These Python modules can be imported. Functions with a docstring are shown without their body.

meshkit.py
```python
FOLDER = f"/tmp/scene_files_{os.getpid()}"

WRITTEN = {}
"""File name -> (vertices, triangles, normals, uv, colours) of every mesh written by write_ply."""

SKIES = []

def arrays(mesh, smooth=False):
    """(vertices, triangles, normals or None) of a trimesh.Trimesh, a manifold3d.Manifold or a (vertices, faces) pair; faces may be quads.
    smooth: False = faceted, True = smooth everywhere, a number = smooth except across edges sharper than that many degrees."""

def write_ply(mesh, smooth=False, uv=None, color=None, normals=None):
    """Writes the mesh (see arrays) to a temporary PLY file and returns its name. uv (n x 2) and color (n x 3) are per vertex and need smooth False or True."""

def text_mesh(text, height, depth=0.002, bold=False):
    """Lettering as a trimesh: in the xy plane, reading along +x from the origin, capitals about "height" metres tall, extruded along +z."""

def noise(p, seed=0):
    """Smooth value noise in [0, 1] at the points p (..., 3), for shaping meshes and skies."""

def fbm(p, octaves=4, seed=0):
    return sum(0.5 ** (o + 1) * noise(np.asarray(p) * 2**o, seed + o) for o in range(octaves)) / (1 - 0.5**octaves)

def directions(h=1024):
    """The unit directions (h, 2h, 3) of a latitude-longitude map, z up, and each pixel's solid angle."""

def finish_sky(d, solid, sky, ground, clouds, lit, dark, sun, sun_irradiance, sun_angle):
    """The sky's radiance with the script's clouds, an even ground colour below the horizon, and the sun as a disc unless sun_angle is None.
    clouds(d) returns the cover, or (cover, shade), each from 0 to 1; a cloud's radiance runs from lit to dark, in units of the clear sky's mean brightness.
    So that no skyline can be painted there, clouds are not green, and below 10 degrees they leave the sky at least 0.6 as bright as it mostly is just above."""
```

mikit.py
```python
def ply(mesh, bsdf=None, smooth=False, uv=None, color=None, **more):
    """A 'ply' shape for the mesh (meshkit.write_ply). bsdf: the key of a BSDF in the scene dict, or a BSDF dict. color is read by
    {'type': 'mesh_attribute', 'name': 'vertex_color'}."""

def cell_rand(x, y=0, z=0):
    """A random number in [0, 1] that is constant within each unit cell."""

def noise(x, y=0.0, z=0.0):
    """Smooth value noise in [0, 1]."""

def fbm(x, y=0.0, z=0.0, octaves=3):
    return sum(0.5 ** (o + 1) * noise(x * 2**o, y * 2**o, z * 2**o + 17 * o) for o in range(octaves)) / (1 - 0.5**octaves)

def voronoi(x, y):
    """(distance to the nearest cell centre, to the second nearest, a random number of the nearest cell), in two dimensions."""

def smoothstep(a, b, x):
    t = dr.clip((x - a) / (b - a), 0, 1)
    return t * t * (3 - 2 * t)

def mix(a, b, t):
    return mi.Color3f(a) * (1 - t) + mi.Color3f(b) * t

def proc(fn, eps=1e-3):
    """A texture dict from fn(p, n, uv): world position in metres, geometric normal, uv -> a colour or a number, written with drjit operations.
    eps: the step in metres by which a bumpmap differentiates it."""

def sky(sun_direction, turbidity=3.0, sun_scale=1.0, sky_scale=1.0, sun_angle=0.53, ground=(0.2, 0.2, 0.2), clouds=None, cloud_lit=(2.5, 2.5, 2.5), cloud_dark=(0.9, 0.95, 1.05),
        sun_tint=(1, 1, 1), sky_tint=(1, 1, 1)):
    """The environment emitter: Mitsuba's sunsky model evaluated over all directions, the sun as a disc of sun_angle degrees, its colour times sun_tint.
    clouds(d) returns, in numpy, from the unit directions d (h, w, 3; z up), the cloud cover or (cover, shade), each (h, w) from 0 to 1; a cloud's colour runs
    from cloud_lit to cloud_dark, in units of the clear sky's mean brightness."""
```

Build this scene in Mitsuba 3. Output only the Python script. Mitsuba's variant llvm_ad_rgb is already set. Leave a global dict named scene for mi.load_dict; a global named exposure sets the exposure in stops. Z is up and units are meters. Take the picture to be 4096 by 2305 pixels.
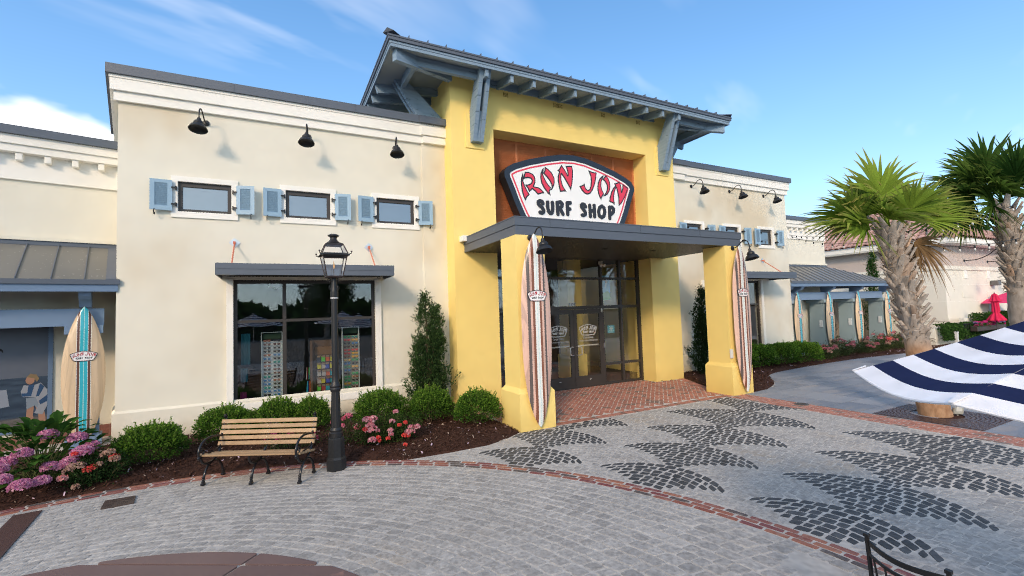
import math, numpy as np, trimesh, shapely, drjit as dr, mitsuba as mi, mikit, meshkit
from shapely.geometry import Polygon, LineString, Point, box as sbox, MultiPolygon
from shapely.ops import unary_union
from mikit import proc, noise, fbm, cell_rand, smoothstep, mix
T = mi.ScalarTransform4f
# ---------------------------------------------------------------- camera, sky, exposure
YAW, PITCH, ROLL, EYE = 0.47760944, 0.05261773, 0.03411339, np.array([0.0, 0.0, 2.25])
FWD = np.array([math.sin(YAW) * math.cos(PITCH), math.cos(YAW) * math.cos(PITCH), math.sin(PITCH)])
_r = np.array([math.cos(YAW), -math.sin(YAW), 0.0]); _d = np.cross(FWD, _r)
RIGHT = math.cos(ROLL) * _r + math.sin(ROLL) * _d; DOWN = -math.sin(ROLL) * _r + math.cos(ROLL) * _d
scene, labels = {}, {}
scene['camera'] = {'type': 'perspective', 'fov': 96.379, 'fov_axis': 'x', 'near_clip': 0.05, 'far_clip': 2000.0,
                   'to_world': T().look_at(origin=EYE.tolist(), target=(EYE + FWD).tolist(), up=(-DOWN).tolist())}
SUN = np.array([-0.85, -1.0, 0.62])
def clouds(d):
    x, y, z = d[..., 0], d[..., 1], d[..., 2]
    az, el = np.degrees(np.arctan2(x, y)), np.degrees(np.arcsin(np.clip(z, -1, 1)))
    q = d / np.maximum(z, 0.06)[..., None]
    wisp = meshkit.fbm(np.stack([q[..., 0] * 1.1 + q[..., 1] * .5, q[..., 1] * 4.5 - q[..., 0] * 2.0, q[..., 0] * 0], -1) + 3.7, 5, 11)
    big = meshkit.fbm(d * 2.6 + 5.0, 4, 23)
    puff = meshkit.fbm(d * np.array([9., 9., 16.]) + 1.3, 5, 5)
    c = np.clip((wisp - 0.50) * 2.6, 0, 1) * np.clip((big - 0.42) * 4, 0, 1) * 0.45
    # banks of low cumulus round the horizon, thickest away to the left of the street
    bank = np.exp(-((el - 13) / 7.5) ** 2) * np.exp(-((az + 24) / 15.0) ** 2)
    c = np.maximum(c, np.clip((puff * 0.9 + bank * 1.0 - 0.80) * 4.0, 0, 1) * 0.95)
    # high cirrus streaks over the left of the roofs
    st = np.exp(-((el - 33) / 6) ** 2) * np.exp(-((az + 4) / 17.0) ** 2)
    c = np.maximum(c, np.clip((wisp - 0.38) * 3.4, 0, 1) * st * 0.75)
    veil = np.exp(-(np.maximum(el, 0) / 9.0)) * 0.5
    # thin cirrostratus before the low sun, which softens the shadows
    s = SUN / np.linalg.norm(SUN)
    ang = np.degrees(np.arccos(np.clip(d @ s, -1, 1)))
    veil = np.maximum(veil, 0.78 * np.exp(-(ang / 52.0) ** 2) * (0.8 + 0.4 * big))
    near = np.exp(-(ang / 60.0) ** 2)
    return np.clip(np.maximum(c, veil), 0, 1), np.clip((0.62 - puff * .3) * (1 - near), 0, 1)
scene['sky'] = mikit.sky(SUN, turbidity=3, sun_scale=0.30, sky_scale=1.45, sun_angle=9.5, clouds=clouds,
                         cloud_lit=(3.3, 3.2, 3.15), cloud_dark=(1.2, 1.3, 1.45), sun_tint=(1.0, 0.99, 1.12), sky_tint=(0.73, 0.98, 1.15), ground=(0.01, 0.01, 0.01))
exposure = 2.6
# ---------------------------------------------------------------- helpers
def project(p):
    q = np.atleast_2d(p) - EYE
    w = q @ FWD
    ok = w > 0.05
    w = np.where(ok, w, 1)
    return np.stack([q @ RIGHT / w, q @ DOWN / w], -1), ok, w
def in_view(p, m=0.0):
    s, ok, w = project(p)
    return ok & (np.abs(s[:, 0]) < 1.118 + m) & (np.abs(s[:, 1]) < 0.629 + m)
COUNT, USED = {}, set()
def key_for(name, parent=None):
    base = name if parent is None else f'{parent}__{name}'
    k = base
    if k in USED:
        i = COUNT.get(base, 1)
        k = f'{base}_{i:03d}'
        while k in USED: i += 1; k = f'{base}_{i:03d}'
        COUNT[base] = i + 1
    USED.add(k)
    return k
def thing(name, label=None, cat=None, group=None, kind=None):
    k = key_for(name)
    d = {}
    if label: d['label'] = label
    if cat: d['category'] = cat
    if group: d['group'] = group
    if kind: d['kind'] = kind
    labels[k] = d
    return k
def arr(m, smooth=False):
    return meshkit.arrays(m, smooth)
def shape(m, mat, smooth=False, color=None, uv=None, **more):
    v, f, n = arr(m, smooth)
    if color is not None:
        color = np.asarray(color, float)
        color = np.tile(color, (len(v), 1)) if color.ndim == 1 else color
    if uv is not None:
        uv = np.asarray(uv, float)
        uv = np.tile(uv, (len(v), 1)) if uv.ndim == 1 else uv
    path = meshkit.write_ply((v, f), False, uv, color, normals=n)
    return {'type': 'ply', 'filename': path, 'face_normals': n is None, 'bsdf': {'type': 'ref', 'id': mat}, **more}
def part(parent, name, m, mat, color=None, smooth=False, uv=None, kind=None, label=None, **more):
    k = key_for(name, parent)
    if isinstance(m, dict): scene[k] = m
    else: scene[k] = shape(m, mat, smooth, color, uv, **more)
    if kind: labels.setdefault(k, {})['kind'] = kind
    if label: labels.setdefault(k, {})['label'] = label
    return k
def whole(key, m, mat, **kw):
    scene[key] = shape(m, mat, **kw)
    return key
BOXF = np.array([[0, 3, 2], [0, 2, 1], [4, 5, 6], [4, 6, 7], [0, 1, 5], [0, 5, 4], [1, 2, 6], [1, 6, 5], [2, 3, 7], [2, 7, 6], [3, 0, 4], [3, 4, 7]])
def B(x0, x1, y0, y1, z0, z1):
    return np.array([[x0, y0, z0], [x1, y0, z0], [x1, y1, z0], [x0, y1, z0], [x0, y0, z1], [x1, y0, z1], [x1, y1, z1], [x0, y1, z1]], float), BOXF
def cat(*ms):
    V, F, o = [], [], 0
    for m in ms:
        v, f, _ = arr(m)
        V.append(v); F.append(f + o); o += len(v)
    return np.vstack(V), np.vstack(F)
def xf(m, R=None, t=(0, 0, 0), s=1.0):
    v, f, _ = arr(m)
    v = v * s
    if R is not None: v = v @ np.asarray(R).T
    return v + np.asarray(t, float), f
def rotz(a):
    c, s = math.cos(a), math.sin(a)
    return np.array([[c, -s, 0], [s, c, 0], [0, 0, 1.0]])
def rotx(a):
    c, s = math.cos(a), math.sin(a)
    return np.array([[1.0, 0, 0], [0, c, -s], [0, s, c]])
def roty(a):
    c, s = math.cos(a), math.sin(a)
    return np.array([[c, 0, s], [0, 1.0, 0], [-s, 0, c]])
def hull(pts):
    h = trimesh.convex.convex_hull(np.asarray(pts, float))
    return np.array(h.vertices), np.array(h.faces)
def CB(x0, x1, y0, y1, z0, z1, c=0.012):
    P = []
    for X, sx in ((x0, 1), (x1, -1)):
        for Y, sy in ((y0, 1), (y1, -1)):
            for Z, sz in ((z0, 1), (z1, -1)):
                P += [(X + sx * c, Y + sy * c, Z), (X + sx * c, Y, Z + sz * c), (X, Y + sy * c, Z + sz * c)]
    return hull(P)
def geoms(p):
    return [g for g in getattr(p, 'geoms', [p]) if isinstance(g, Polygon) and g.area > 1e-9]
def ext(poly, O, U, V, N, h):
    """polygon in the plane O + a U + b V, drawn out by h along N"""
    O, U, V, N = (np.asarray(x, float) for x in (O, U, V, N))
    out = []
    for g in geoms(poly):
        m = trimesh.creation.extrude_polygon(g, h, engine='earcut')
        v = np.array(m.vertices); f = np.array(m.faces)
        if np.dot(np.cross(U, V), N) < 0: f = f[:, ::-1]
        out.append((O + v[:, :1] * U + v[:, 1:2] * V + v[:, 2:3] * N, f))
    return cat(*out)
def exz(poly, y0, y1):
    return ext(poly, (0, y0, 0), (1, 0, 0), (0, 0, 1), (0, 1, 0), y1 - y0)
def exy(poly, z0, z1):
    return ext(poly, (0, 0, z0), (1, 0, 0), (0, 1, 0), (0, 0, 1), z1 - z0)
def eyz(poly, x0, x1):
    return ext(poly, (x0, 0, 0), (0, 1, 0), (0, 0, 1), (1, 0, 0), x1 - x0)
def R2(x0, x1, z0, z1): return sbox(x0, z0, x1, z1)
def tube(path, r, n=8, caps=True, flat=None):
    p = np.asarray(path, float); m = len(p)
    r = np.full(m, r, float) if np.isscalar(r) else np.asarray(r, float)
    t = np.gradient(p, axis=0); t /= np.maximum(np.linalg.norm(t, axis=1, keepdims=True), 1e-9)
    a = np.cross(t[0], [0, 0, 1.0]); a = np.cross(t[0], [1.0, 0, 0]) if np.linalg.norm(a) < 1e-3 else a
    a /= np.linalg.norm(a); V = []
    ang = np.arange(n) * 2 * math.pi / n
    for i in range(m):
        a = a - t[i] * (a @ t[i]); a /= np.linalg.norm(a); b = np.cross(t[i], a)
        fl = 1.0 if flat is None else flat
        V.append(p[i] + r[i] * (np.cos(ang)[:, None] * a + fl * np.sin(ang)[:, None] * b))
    V = np.vstack(V); F = []
    for i in range(m - 1):
        k = np.arange(n); k2 = (k + 1) % n
        F += [np.stack([i * n + k, i * n + k2, (i + 1) * n + k2], 1), np.stack([i * n + k, (i + 1) * n + k2, (i + 1) * n + k], 1)]
    if caps:
        c0, c1 = len(V), len(V) + 1
        V = np.vstack([V, p[0], p[-1]]); k = np.arange(n); k2 = (k + 1) % n
        F += [np.stack([k2, k, k * 0 + c0], 1), np.stack([(m - 1) * n + k, (m - 1) * n + k2, k * 0 + c1], 1)]
    return V, np.vstack(F)
def lathe(prof, n=24, c=(0, 0, 0), phase=0.0):
    prof = np.asarray(prof, float); m = len(prof)
    ang = np.arange(n) * 2 * math.pi / n + phase
    V = np.vstack([np.stack([r * np.cos(ang), r * np.sin(ang), np.full(n, z)], 1) for r, z in prof]) + np.asarray(c, float)
    k = np.arange(n); k2 = (k + 1) % n; F = []
    for i in range(m - 1):
        F += [np.stack([i * n + k, (i + 1) * n + k, (i + 1) * n + k2], 1), np.stack([i * n + k, (i + 1) * n + k2, i * n + k2], 1)]
    V2 = np.vstack([V, [[c[0], c[1], c[2] + prof[0, 1]], [c[0], c[1], c[2] + prof[-1, 1]]]]); o = len(V)
    F += [np.stack([k, k2, k * 0 + o], 1), np.stack([(m - 1) * n + k2, (m - 1) * n + k, k * 0 + o + 1], 1)]
    F = np.vstack(F)
    a = V2[F]; area = np.linalg.norm(np.cross(a[:, 1] - a[:, 0], a[:, 2] - a[:, 0]), axis=1)
    F = F[area > 1e-12][:, ::-1]
    return V2, F
def spline(pts, n=24):
    """Catmull-Rom through the points"""
    p = np.asarray(pts, float); p = np.vstack([2 * p[0] - p[1], p, 2 * p[-1] - p[-2]]); out = []
    m = len(p) - 3
    for i in range(m):
        for t in np.linspace(0, 1, max(2, n // m), endpoint=False):
            a, b, c, d = p[i:i + 4]
            out.append(0.5 * (2 * b + (c - a) * t + (2 * a - 5 * b + 4 * c - d) * t * t + (3 * b - a - 3 * c + d) * t ** 3))
    return np.array(out + [p[-2]])
def ico(c, r, sub=2):
    m = trimesh.creation.icosphere(subdivisions=sub, radius=1.0)
    return np.array(m.vertices) * np.asarray(r, float) + np.asarray(c, float), np.array(m.faces)
def lin(r, g, b):
    c = np.array([r, g, b]) / 255.0
    return np.where(c < .04045, c / 12.92, ((c + .055) / 1.055) ** 2.4)
# ---------------------------------------------------------------- materials
def principled(col, rough=0.6, spec=0.4, metal=0.0, **k):
    return {'type': 'twosided', 'bsdf': {'type': 'principled', 'base_color': col if isinstance(col, dict) else {'type': 'rgb', 'value': list(map(float, col))}, 'roughness': rough, 'specular': spec, 'metallic': metal, **k}}
VC = {'type': 'mesh_attribute', 'name': 'vertex_color'}
scene['matte'] = principled(dict(VC), 0.8, 0.25)
scene['satin'] = principled(dict(VC), 0.42, 0.45)
scene['gloss'] = principled(dict(VC), 0.16, 0.5)
scene['metal'] = principled(dict(VC), 0.32, 0.5, 0.9)
scene['leaf'] = {'type': 'principledthin', 'base_color': dict(VC), 'roughness': 0.6, 'diff_trans': 0.7, 'spec_trans': 0.0, 'eta': 1.25}
scene['glass'] = {'type': 'thindielectric', 'int_ior': 1.75, 'specular_transmittance': {'type': 'rgb', 'value': [.88, .90, .90]}}
scene['lantern_glass'] = {'type': 'thindielectric', 'int_ior': 1.5}
scene['upper_glass'] = principled((0.25, 0.275, 0.29), 0.03, 1.0, 0.8)
def s3(p, a, b=None, c=None): return p.x * a, p.y * (b or a), p.z * (c or b or a)
def stucco(base, stain, amt, sc):
    def fn(p, n, uv):
        a = fbm(*s3(p, 0.55 * sc, 0.55 * sc, 0.4 * sc), octaves=4)
        b = fbm(p.x * 1.7, p.y * 1.7, p.z * 0.6, octaves=3)
        t = smoothstep(0.42, 0.75, a * 0.75 + b * 0.25) * amt
        g = 1.0 + (noise(*s3(p, 4.0)) - 0.5) * 0.04
        low = smoothstep(0.5, 0.0, p.z + (b - 0.5) * 0.6) * amt * 0.8
        return mix(mix(base, stain, t), (stain[0] * .75, stain[1] * .72, stain[2] * .66), low) * g
    return proc(fn)
scene['cream'] = principled(stucco((0.70, 0.672, 0.572), (0.585, 0.50, 0.36), 0.85, 1.0), 0.85, 0.2)
scene['trim'] = principled(stucco((0.80, 0.785, 0.735), (0.70, 0.67, 0.59), 0.5, 1.4), 0.7, 0.3)
scene['yellow'] = principled(stucco((0.86, 0.665, 0.23), (0.82, 0.605, 0.19), 0.6, 0.9), 0.75, 0.25)
scene['mauve'] = principled(stucco((0.50, 0.43, 0.39), (0.45, 0.38, 0.34), 0.6, 1.0), 0.85, 0.2)
scene['beige'] = principled(stucco((0.70, 0.67, 0.59), (0.62, 0.58, 0.49), 0.6, 0.8), 0.85, 0.2)
def timber_fn(p, n, uv):
    g = noise(p.x * 5 + noise(p.z * 3) * 2, p.y * 5, p.z * 22) * 0.6 + noise(p.x * 9, p.y * 3, p.z * 30) * 0.4
    k = smoothstep(0.80, 0.92, noise(p.x * 5, p.y * 5, p.z * 26))
    return mix((0.17, 0.25, 0.335), (0.245, 0.33, 0.42), g) * (1 - 0.5 * k)
scene['timber'] = principled(proc(timber_fn), 0.6, 0.3)
def metal_fn(p, n, uv):
    st = smoothstep(0.72, 0.8, noise(p.x * 9, p.y * 9, p.z * 22)) * smoothstep(0.5, 0.8, noise(p.x * 12, p.y * 12, p.z * 12))
    g = fbm(p.x * 0.8, p.y * 0.8, p.z * 3.0, octaves=3)
    return mix((0.078, 0.094, 0.122), (0.096, 0.113, 0.141), g) * (1 + st * .12)
scene['coping'] = principled(proc(metal_fn), 0.42, 0.5)
def roofmetal_fn(p, n, uv):
    g = fbm(p.x * 1.2, p.y * 1.2, p.z * 1.2, octaves=3)
    sp = smoothstep(0.86, 0.9, noise(p.x * 28, p.y * 28, p.z * 28))
    return mix(mix((0.115, 0.115, 0.105), (0.165, 0.16, 0.145), g), (0.4, 0.4, 0.38), sp * 0.25)
scene['roof_metal'] = principled(proc(roofmetal_fn), 0.38, 0.5)
def louver_fn(p, n, uv):
    g = noise(p.x * 3, p.y * 3, p.z * 6)
    return mix((0.46, 0.155, 0.06), (0.54, 0.20, 0.085), g)
scene['louver'] = principled(proc(louver_fn), 0.5, 0.35)
def cobble_fn(p, n, uv):
    sp = noise(p.x * 32, p.y * 32, 0.0) * 0.55 + noise(p.x * 66, p.y * 66, 2.0) * 0.45
    st = fbm(p.x * 0.55 + 3, p.y * 0.55, 0.0, octaves=4)
    rust = smoothstep(0.62, 0.85, fbm(p.x * 1.1 + 9, p.y * 1.1, 3.0, octaves=3)) * smoothstep(0.35, 0.9, uv.x)
    light = mix((0.285, 0.278, 0.265), (0.40, 0.388, 0.365), uv.x) * (0.72 + 0.40 * sp + 0.22 * (st - .3))
    light = mix(light, mi.Color3f(0.30, 0.23, 0.15), rust * 0.35)
    dark = mix((0.042, 0.046, 0.050), (0.082, 0.087, 0.092), uv.x) * (0.65 + 0.7 * sp)
    edge = smoothstep(0.25, 0.6, noise(p.x * 36, p.y * 36, 1.0)) * 0.5
    return mix(light, dark, uv.y) * (0.82 + 0.18 * edge * 2)
scene['cobble'] = principled(proc(cobble_fn), 0.62, 0.35)
def mortar_fn(p, n, uv):
    a = fbm(p.x * 0.7, p.y * 0.7, 0.0, octaves=4); b = noise(p.x * 22, p.y * 22)
    return mix((0.33, 0.318, 0.295), (0.475, 0.457, 0.425), a) * (0.85 + 0.3 * b)
scene['mortar'] = principled(proc(mortar_fn), 0.85, 0.2)
def brick_fn(p, n, uv):
    c = mix((0.20, 0.068, 0.052), (0.29, 0.13, 0.085), smoothstep(0.0, 0.35, uv.x))
    c = mix(c, (0.165, 0.058, 0.058), smoothstep(0.38, 0.5, uv.x))
    c = mix(c, (0.225, 0.095, 0.075), smoothstep(0.6, 0.66, uv.x))
    c = mix(c, (0.085, 0.072, 0.07), smoothstep(0.84, 0.87, uv.x))
    g = fbm(p.x * 45, p.y * 45, p.z * 45, octaves=2)
    ch = smoothstep(0.70, 0.78, noise(p.x * 22, p.y * 22, 4.0))
    return mix(c * (0.7 + 0.6 * g), (0.30, 0.27, 0.24), ch * 0.22)
scene['brick'] = principled(proc(brick_fn), 0.6, 0.35)
def entry_fn(p, n, uv):
    c = mix((0.37, 0.17, 0.125), (0.30, 0.13, 0.095), smoothstep(0.0, 0.6, uv.x))
    c = mix(c, (0.17, 0.12, 0.10), smoothstep(0.86, 0.9, uv.x))
    return c * (0.75 + 0.5 * fbm(p.x * 14, p.y * 14, p.z * 14, octaves=2))
scene['entry_brick'] = principled(proc(entry_fn), 0.65, 0.3)
def slate_fn(p, n, uv):
    a = fbm(p.x * 1.1 + uv.x * 30, p.y * 4.2, uv.x * 9, octaves=4)
    c = mix((0.155, 0.175, 0.21), (0.245, 0.26, 0.285), smoothstep(0.25, 0.75, a * 0.6 + uv.x * 0.4))
    w = smoothstep(0.6, 0.8, fbm(p.x * 0.9 + 4 + uv.x * 17, p.y * 3.0, 2.0, octaves=3))
    return mix(c, (0.30, 0.255, 0.22), w * 0.4)
scene['slate'] = principled(proc(slate_fn), 0.5, 0.4)
def flag_fn(p, n, uv):
    a = fbm(p.x * 1.6, p.y * 1.6, uv.x * 7, octaves=4)
    ch = smoothstep(0.60, 0.64, fbm(p.x * 2.2 + uv.x * 5, p.y * 5.0, 1.0, octaves=4)) * smoothstep(0.5, 0.7, noise(p.x * 1.3 + 7, p.y * 1.3))
    return mix(mix((0.115, 0.075, 0.072), (0.175, 0.115, 0.105), a), (0.36, 0.20, 0.155), ch * 0.8)
scene['flagstone'] = principled(proc(flag_fn), 0.5, 0.4)
def mulch_fn(p, n, uv):
    a = noise(p.x * 35, p.y * 35, p.z * 35); b = fbm(p.x * 2, p.y * 2, 0.0, octaves=3)
    return mix((0.018, 0.009, 0.007), (0.068, 0.031, 0.021), a * 0.6 + b * 0.4)
scene['mulch'] = principled(proc(mulch_fn), 0.9, 0.2)
def ground_fn(p, n, uv):
    return mix((0.11, 0.10, 0.09), (0.17, 0.16, 0.14), fbm(p.x * 0.6, p.y * 0.6, 0.0, octaves=4))
scene['ground_mat'] = principled(proc(ground_fn), 0.9, 0.2)
def teak_fn(p, n, uv):
    q = p.x * 0.87 - p.y * 0.49
    g = fbm(q * 3 + uv.x * 20, uv.x * 40 + p.z * 22, p.y * 16, octaves=3)
    return mix((0.28, 0.175, 0.09), (0.40, 0.27, 0.155), g) * (0.85 + 0.3 * uv.x)
scene['teak'] = principled(proc(teak_fn), 0.5, 0.4)
def boardwood_fn(p, n, uv):
    # uv.x: which veneer, uv.y: shift of the grain
    w = noise(p.z * 1.1 + uv.y * 9, uv.y * 31) * 0.10
    g = fbm((p.x + p.y + w) * 18, p.z * 1.2 + uv.y * 13, uv.y * 7, octaves=4)
    l = smoothstep(0.60, 0.66, noise((p.x + p.y + w * 2) * 30, p.z * 0.8, uv.y * 3))
    maple = mix((0.56, 0.405, 0.25), (0.70, 0.54, 0.36), g) * (1 - l * 0.10)
    cedar = mix((0.60, 0.365, 0.28), (0.72, 0.50, 0.41), g) * (1 - l * 0.22)
    walnut = mix((0.075, 0.032, 0.022), (0.15, 0.065, 0.043), g)
    gray = mix((0.075, 0.058, 0.055), (0.14, 0.11, 0.10), g)
    red = mix((0.16, 0.055, 0.03), (0.27, 0.105, 0.06), g)
    c = dr.select(uv.x < 0.15, maple, dr.select(uv.x < 0.35, cedar, dr.select(uv.x < 0.55, walnut, dr.select(uv.x < 0.75, gray, red))))
    return c
scene['board_wood'] = principled(proc(boardwood_fn), 0.3, 0.5, clearcoat=0.5)
def bark_fn(p, n, uv):
    g = fbm(p.x * 16 + p.y * 16, p.y * 16 - p.x * 12, p.z * 7, octaves=3)
    gray = mix((0.20, 0.175, 0.15), (0.50, 0.45, 0.40), g)
    tan = mix((0.27, 0.13, 0.062), (0.56, 0.36, 0.22), g)
    return mix(gray, tan, uv.x) * (0.8 + 0.4 * uv.y)
scene['bark'] = principled(proc(bark_fn), 0.85, 0.2)
def fence_fn(p, n, uv):
    g = fbm(p.x * 9 + p.y * 9, uv.x * 30, p.z * 1.2, octaves=4)
    return mix((0.20, 0.15, 0.105), (0.34, 0.27, 0.20), g)
scene['weathered_wood'] = principled(proc(fence_fn), 0.8, 0.2)
def tile_fn(p, n, uv):
    g = noise(p.x * 12, p.y * 12, p.z * 12)
    return mix(mix((0.30, 0.175, 0.15), (0.46, 0.29, 0.25), uv.x), (0.54, 0.38, 0.31), uv.y * 0.6) * (0.8 + 0.4 * g)
scene['roof_tile'] = principled(proc(tile_fn), 0.75, 0.25)
def copper_fn(p, n, uv):
    a = fbm(p.x * 1.5, p.y * 1.5, p.z * 0.5, octaves=3)
    return mix((0.22, 0.105, 0.06), (0.16, 0.15, 0.13), a)
scene['copper'] = principled(proc(copper_fn), 0.45, 0.5, 0.3)
def fabric_fn(p, n, uv):
    g = noise(p.x * 14, p.y * 14, p.z * 14)
    return mix((0.011, 0.018, 0.062), (0.72, 0.73, 0.76), uv.x) * (0.9 + 0.2 * g)
scene['canopy_fabric'] = principled(proc(fabric_fn), 0.85, 0.15)
IRON = (0.012, 0.013, 0.015); BRONZE = (0.040, 0.034, 0.031); BLUEPAINT = (0.255, 0.385, 0.50); PIER = (0.27, 0.355, 0.385)
# ---------------------------------------------------------------- ground and paving
RNG = np.random.default_rng(7)
RC, RO, RI = np.array([-1.62, 2.05]), 6.235, 5.985          # brick ring: centre, outer and inner radius
DC, DR = np.array([-2.17, 2.64]), 3.26                       # flagstone circle
RINGP = Point(*RC).buffer(RO, 128)
BAND_W, BAND_E = 9.80, 10.42
FRONT = 7.70
curve_l = np.array([(1.2, 7.3), (1.93, 7.26), (2.51, 7.24), (3.2, 7.27), (3.6, 7.42), (3.86, 7.58), (4.06, 7.70)])
FANS = Polygon([(1.2, 7.3), *curve_l[1:].tolist(), (BAND_W, FRONT), (BAND_W, -3), (-4, -6), (-4, 2)]).difference(RINGP)
ENTRY = Polygon([(4.06, FRONT), (10.42, FRONT), (10.42, 8.6), (11.33, 10.42), (10.2, 10.42), (10.2, 11.0), (5.01, 11.0), (5.01, 10.42), (3.9, 10.42), (4.06, 8.45)])
edge_r = np.vstack([[(10.42, 7.70), (10.81, 7.70)], spline([(11.45, 7.76, 0), (12.29, 8.12, 0), (13.0, 8.62, 0), (13.5, 9.07, 0), (14.17, 9.37, 0), (15.28, 9.53, 0), (17.31, 9.68, 0), (20.05, 9.73, 0), (23.0, 9.5, 0), (26, 9.3, 0), (30, 8.9, 0)], 40)[:, :2]])
SLATE = Polygon([*edge_r.tolist(), (30, -6), (BAND_E, -6)])
BAND = sbox(BAND_W, -6, BAND_E, FRONT)
PAVED = unary_union([RINGP, FANS.buffer(0.01), ENTRY, SLATE, BAND.buffer(0.005)])
k = thing('ground', kind='structure'); whole(k, B(-400, 400, -400, 400, -0.5, -0.09), 'ground_mat')

def quads_to_pieces(Q, h, cut=0.22, inset=0.010, jz=None, base=-0.02):
    """(n,4,2) corner quads -> (n,24,3) vertices of chamfered stones and the triangles of one stone"""
    n = len(Q)
    nxt, prv = np.roll(Q, -1, 1), np.roll(Q, 1, 1)
    a = Q + (prv - Q) * cut * RNG.uniform(0.5, 1.2, (n, 4, 1)); b = Q + (nxt - Q) * cut * RNG.uniform(0.5, 1.2, (n, 4, 1))
    O = np.stack([a, b], 2).reshape(n, 8, 2)
    c = O.mean(1, keepdims=True); d = O - c
    I = O - d / np.maximum(np.linalg.norm(d, axis=2, keepdims=True), 1e-6) * inset
    z = np.full((n, 1), h) + (0 if jz is None else RNG.normal(0, jz, (n, 1)))
    tilt = RNG.normal(0, 0.006, (n, 1, 2))
    zt = z + ((I - c) * tilt).sum(2)
    zo = zt - inset * 0.5
    V = np.concatenate([np.concatenate([I, zt[..., None]], 2), np.concatenate([O, zo[..., None]], 2), np.concatenate([O, np.full((n, 8, 1), base)], 2)], 1)
    k = np.arange(8); k2 = (k + 1) % 8
    F = [[0, i, i + 1] for i in range(1, 7)]
    for r in (0, 8):
        F += np.stack([r + k, r + 8 + k, r + 8 + k2], 1).tolist() + np.stack([r + k, r + 8 + k2, r + k2], 1).tolist()
    F = np.array(F)
    # orientation: top faces up
    t = V[0][F[0]]
    if np.cross(t[1] - t[0], t[2] - t[0])[2] < 0: F = F[:, ::-1]
    return V, F
def ccw(Q):
    x, y = Q[..., 0], Q[..., 1]
    a = (x * np.roll(y, -1, 1) - y * np.roll(x, -1, 1)).sum(1)
    Q[a < 0] = Q[a < 0][:, ::-1]
    return Q
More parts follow.
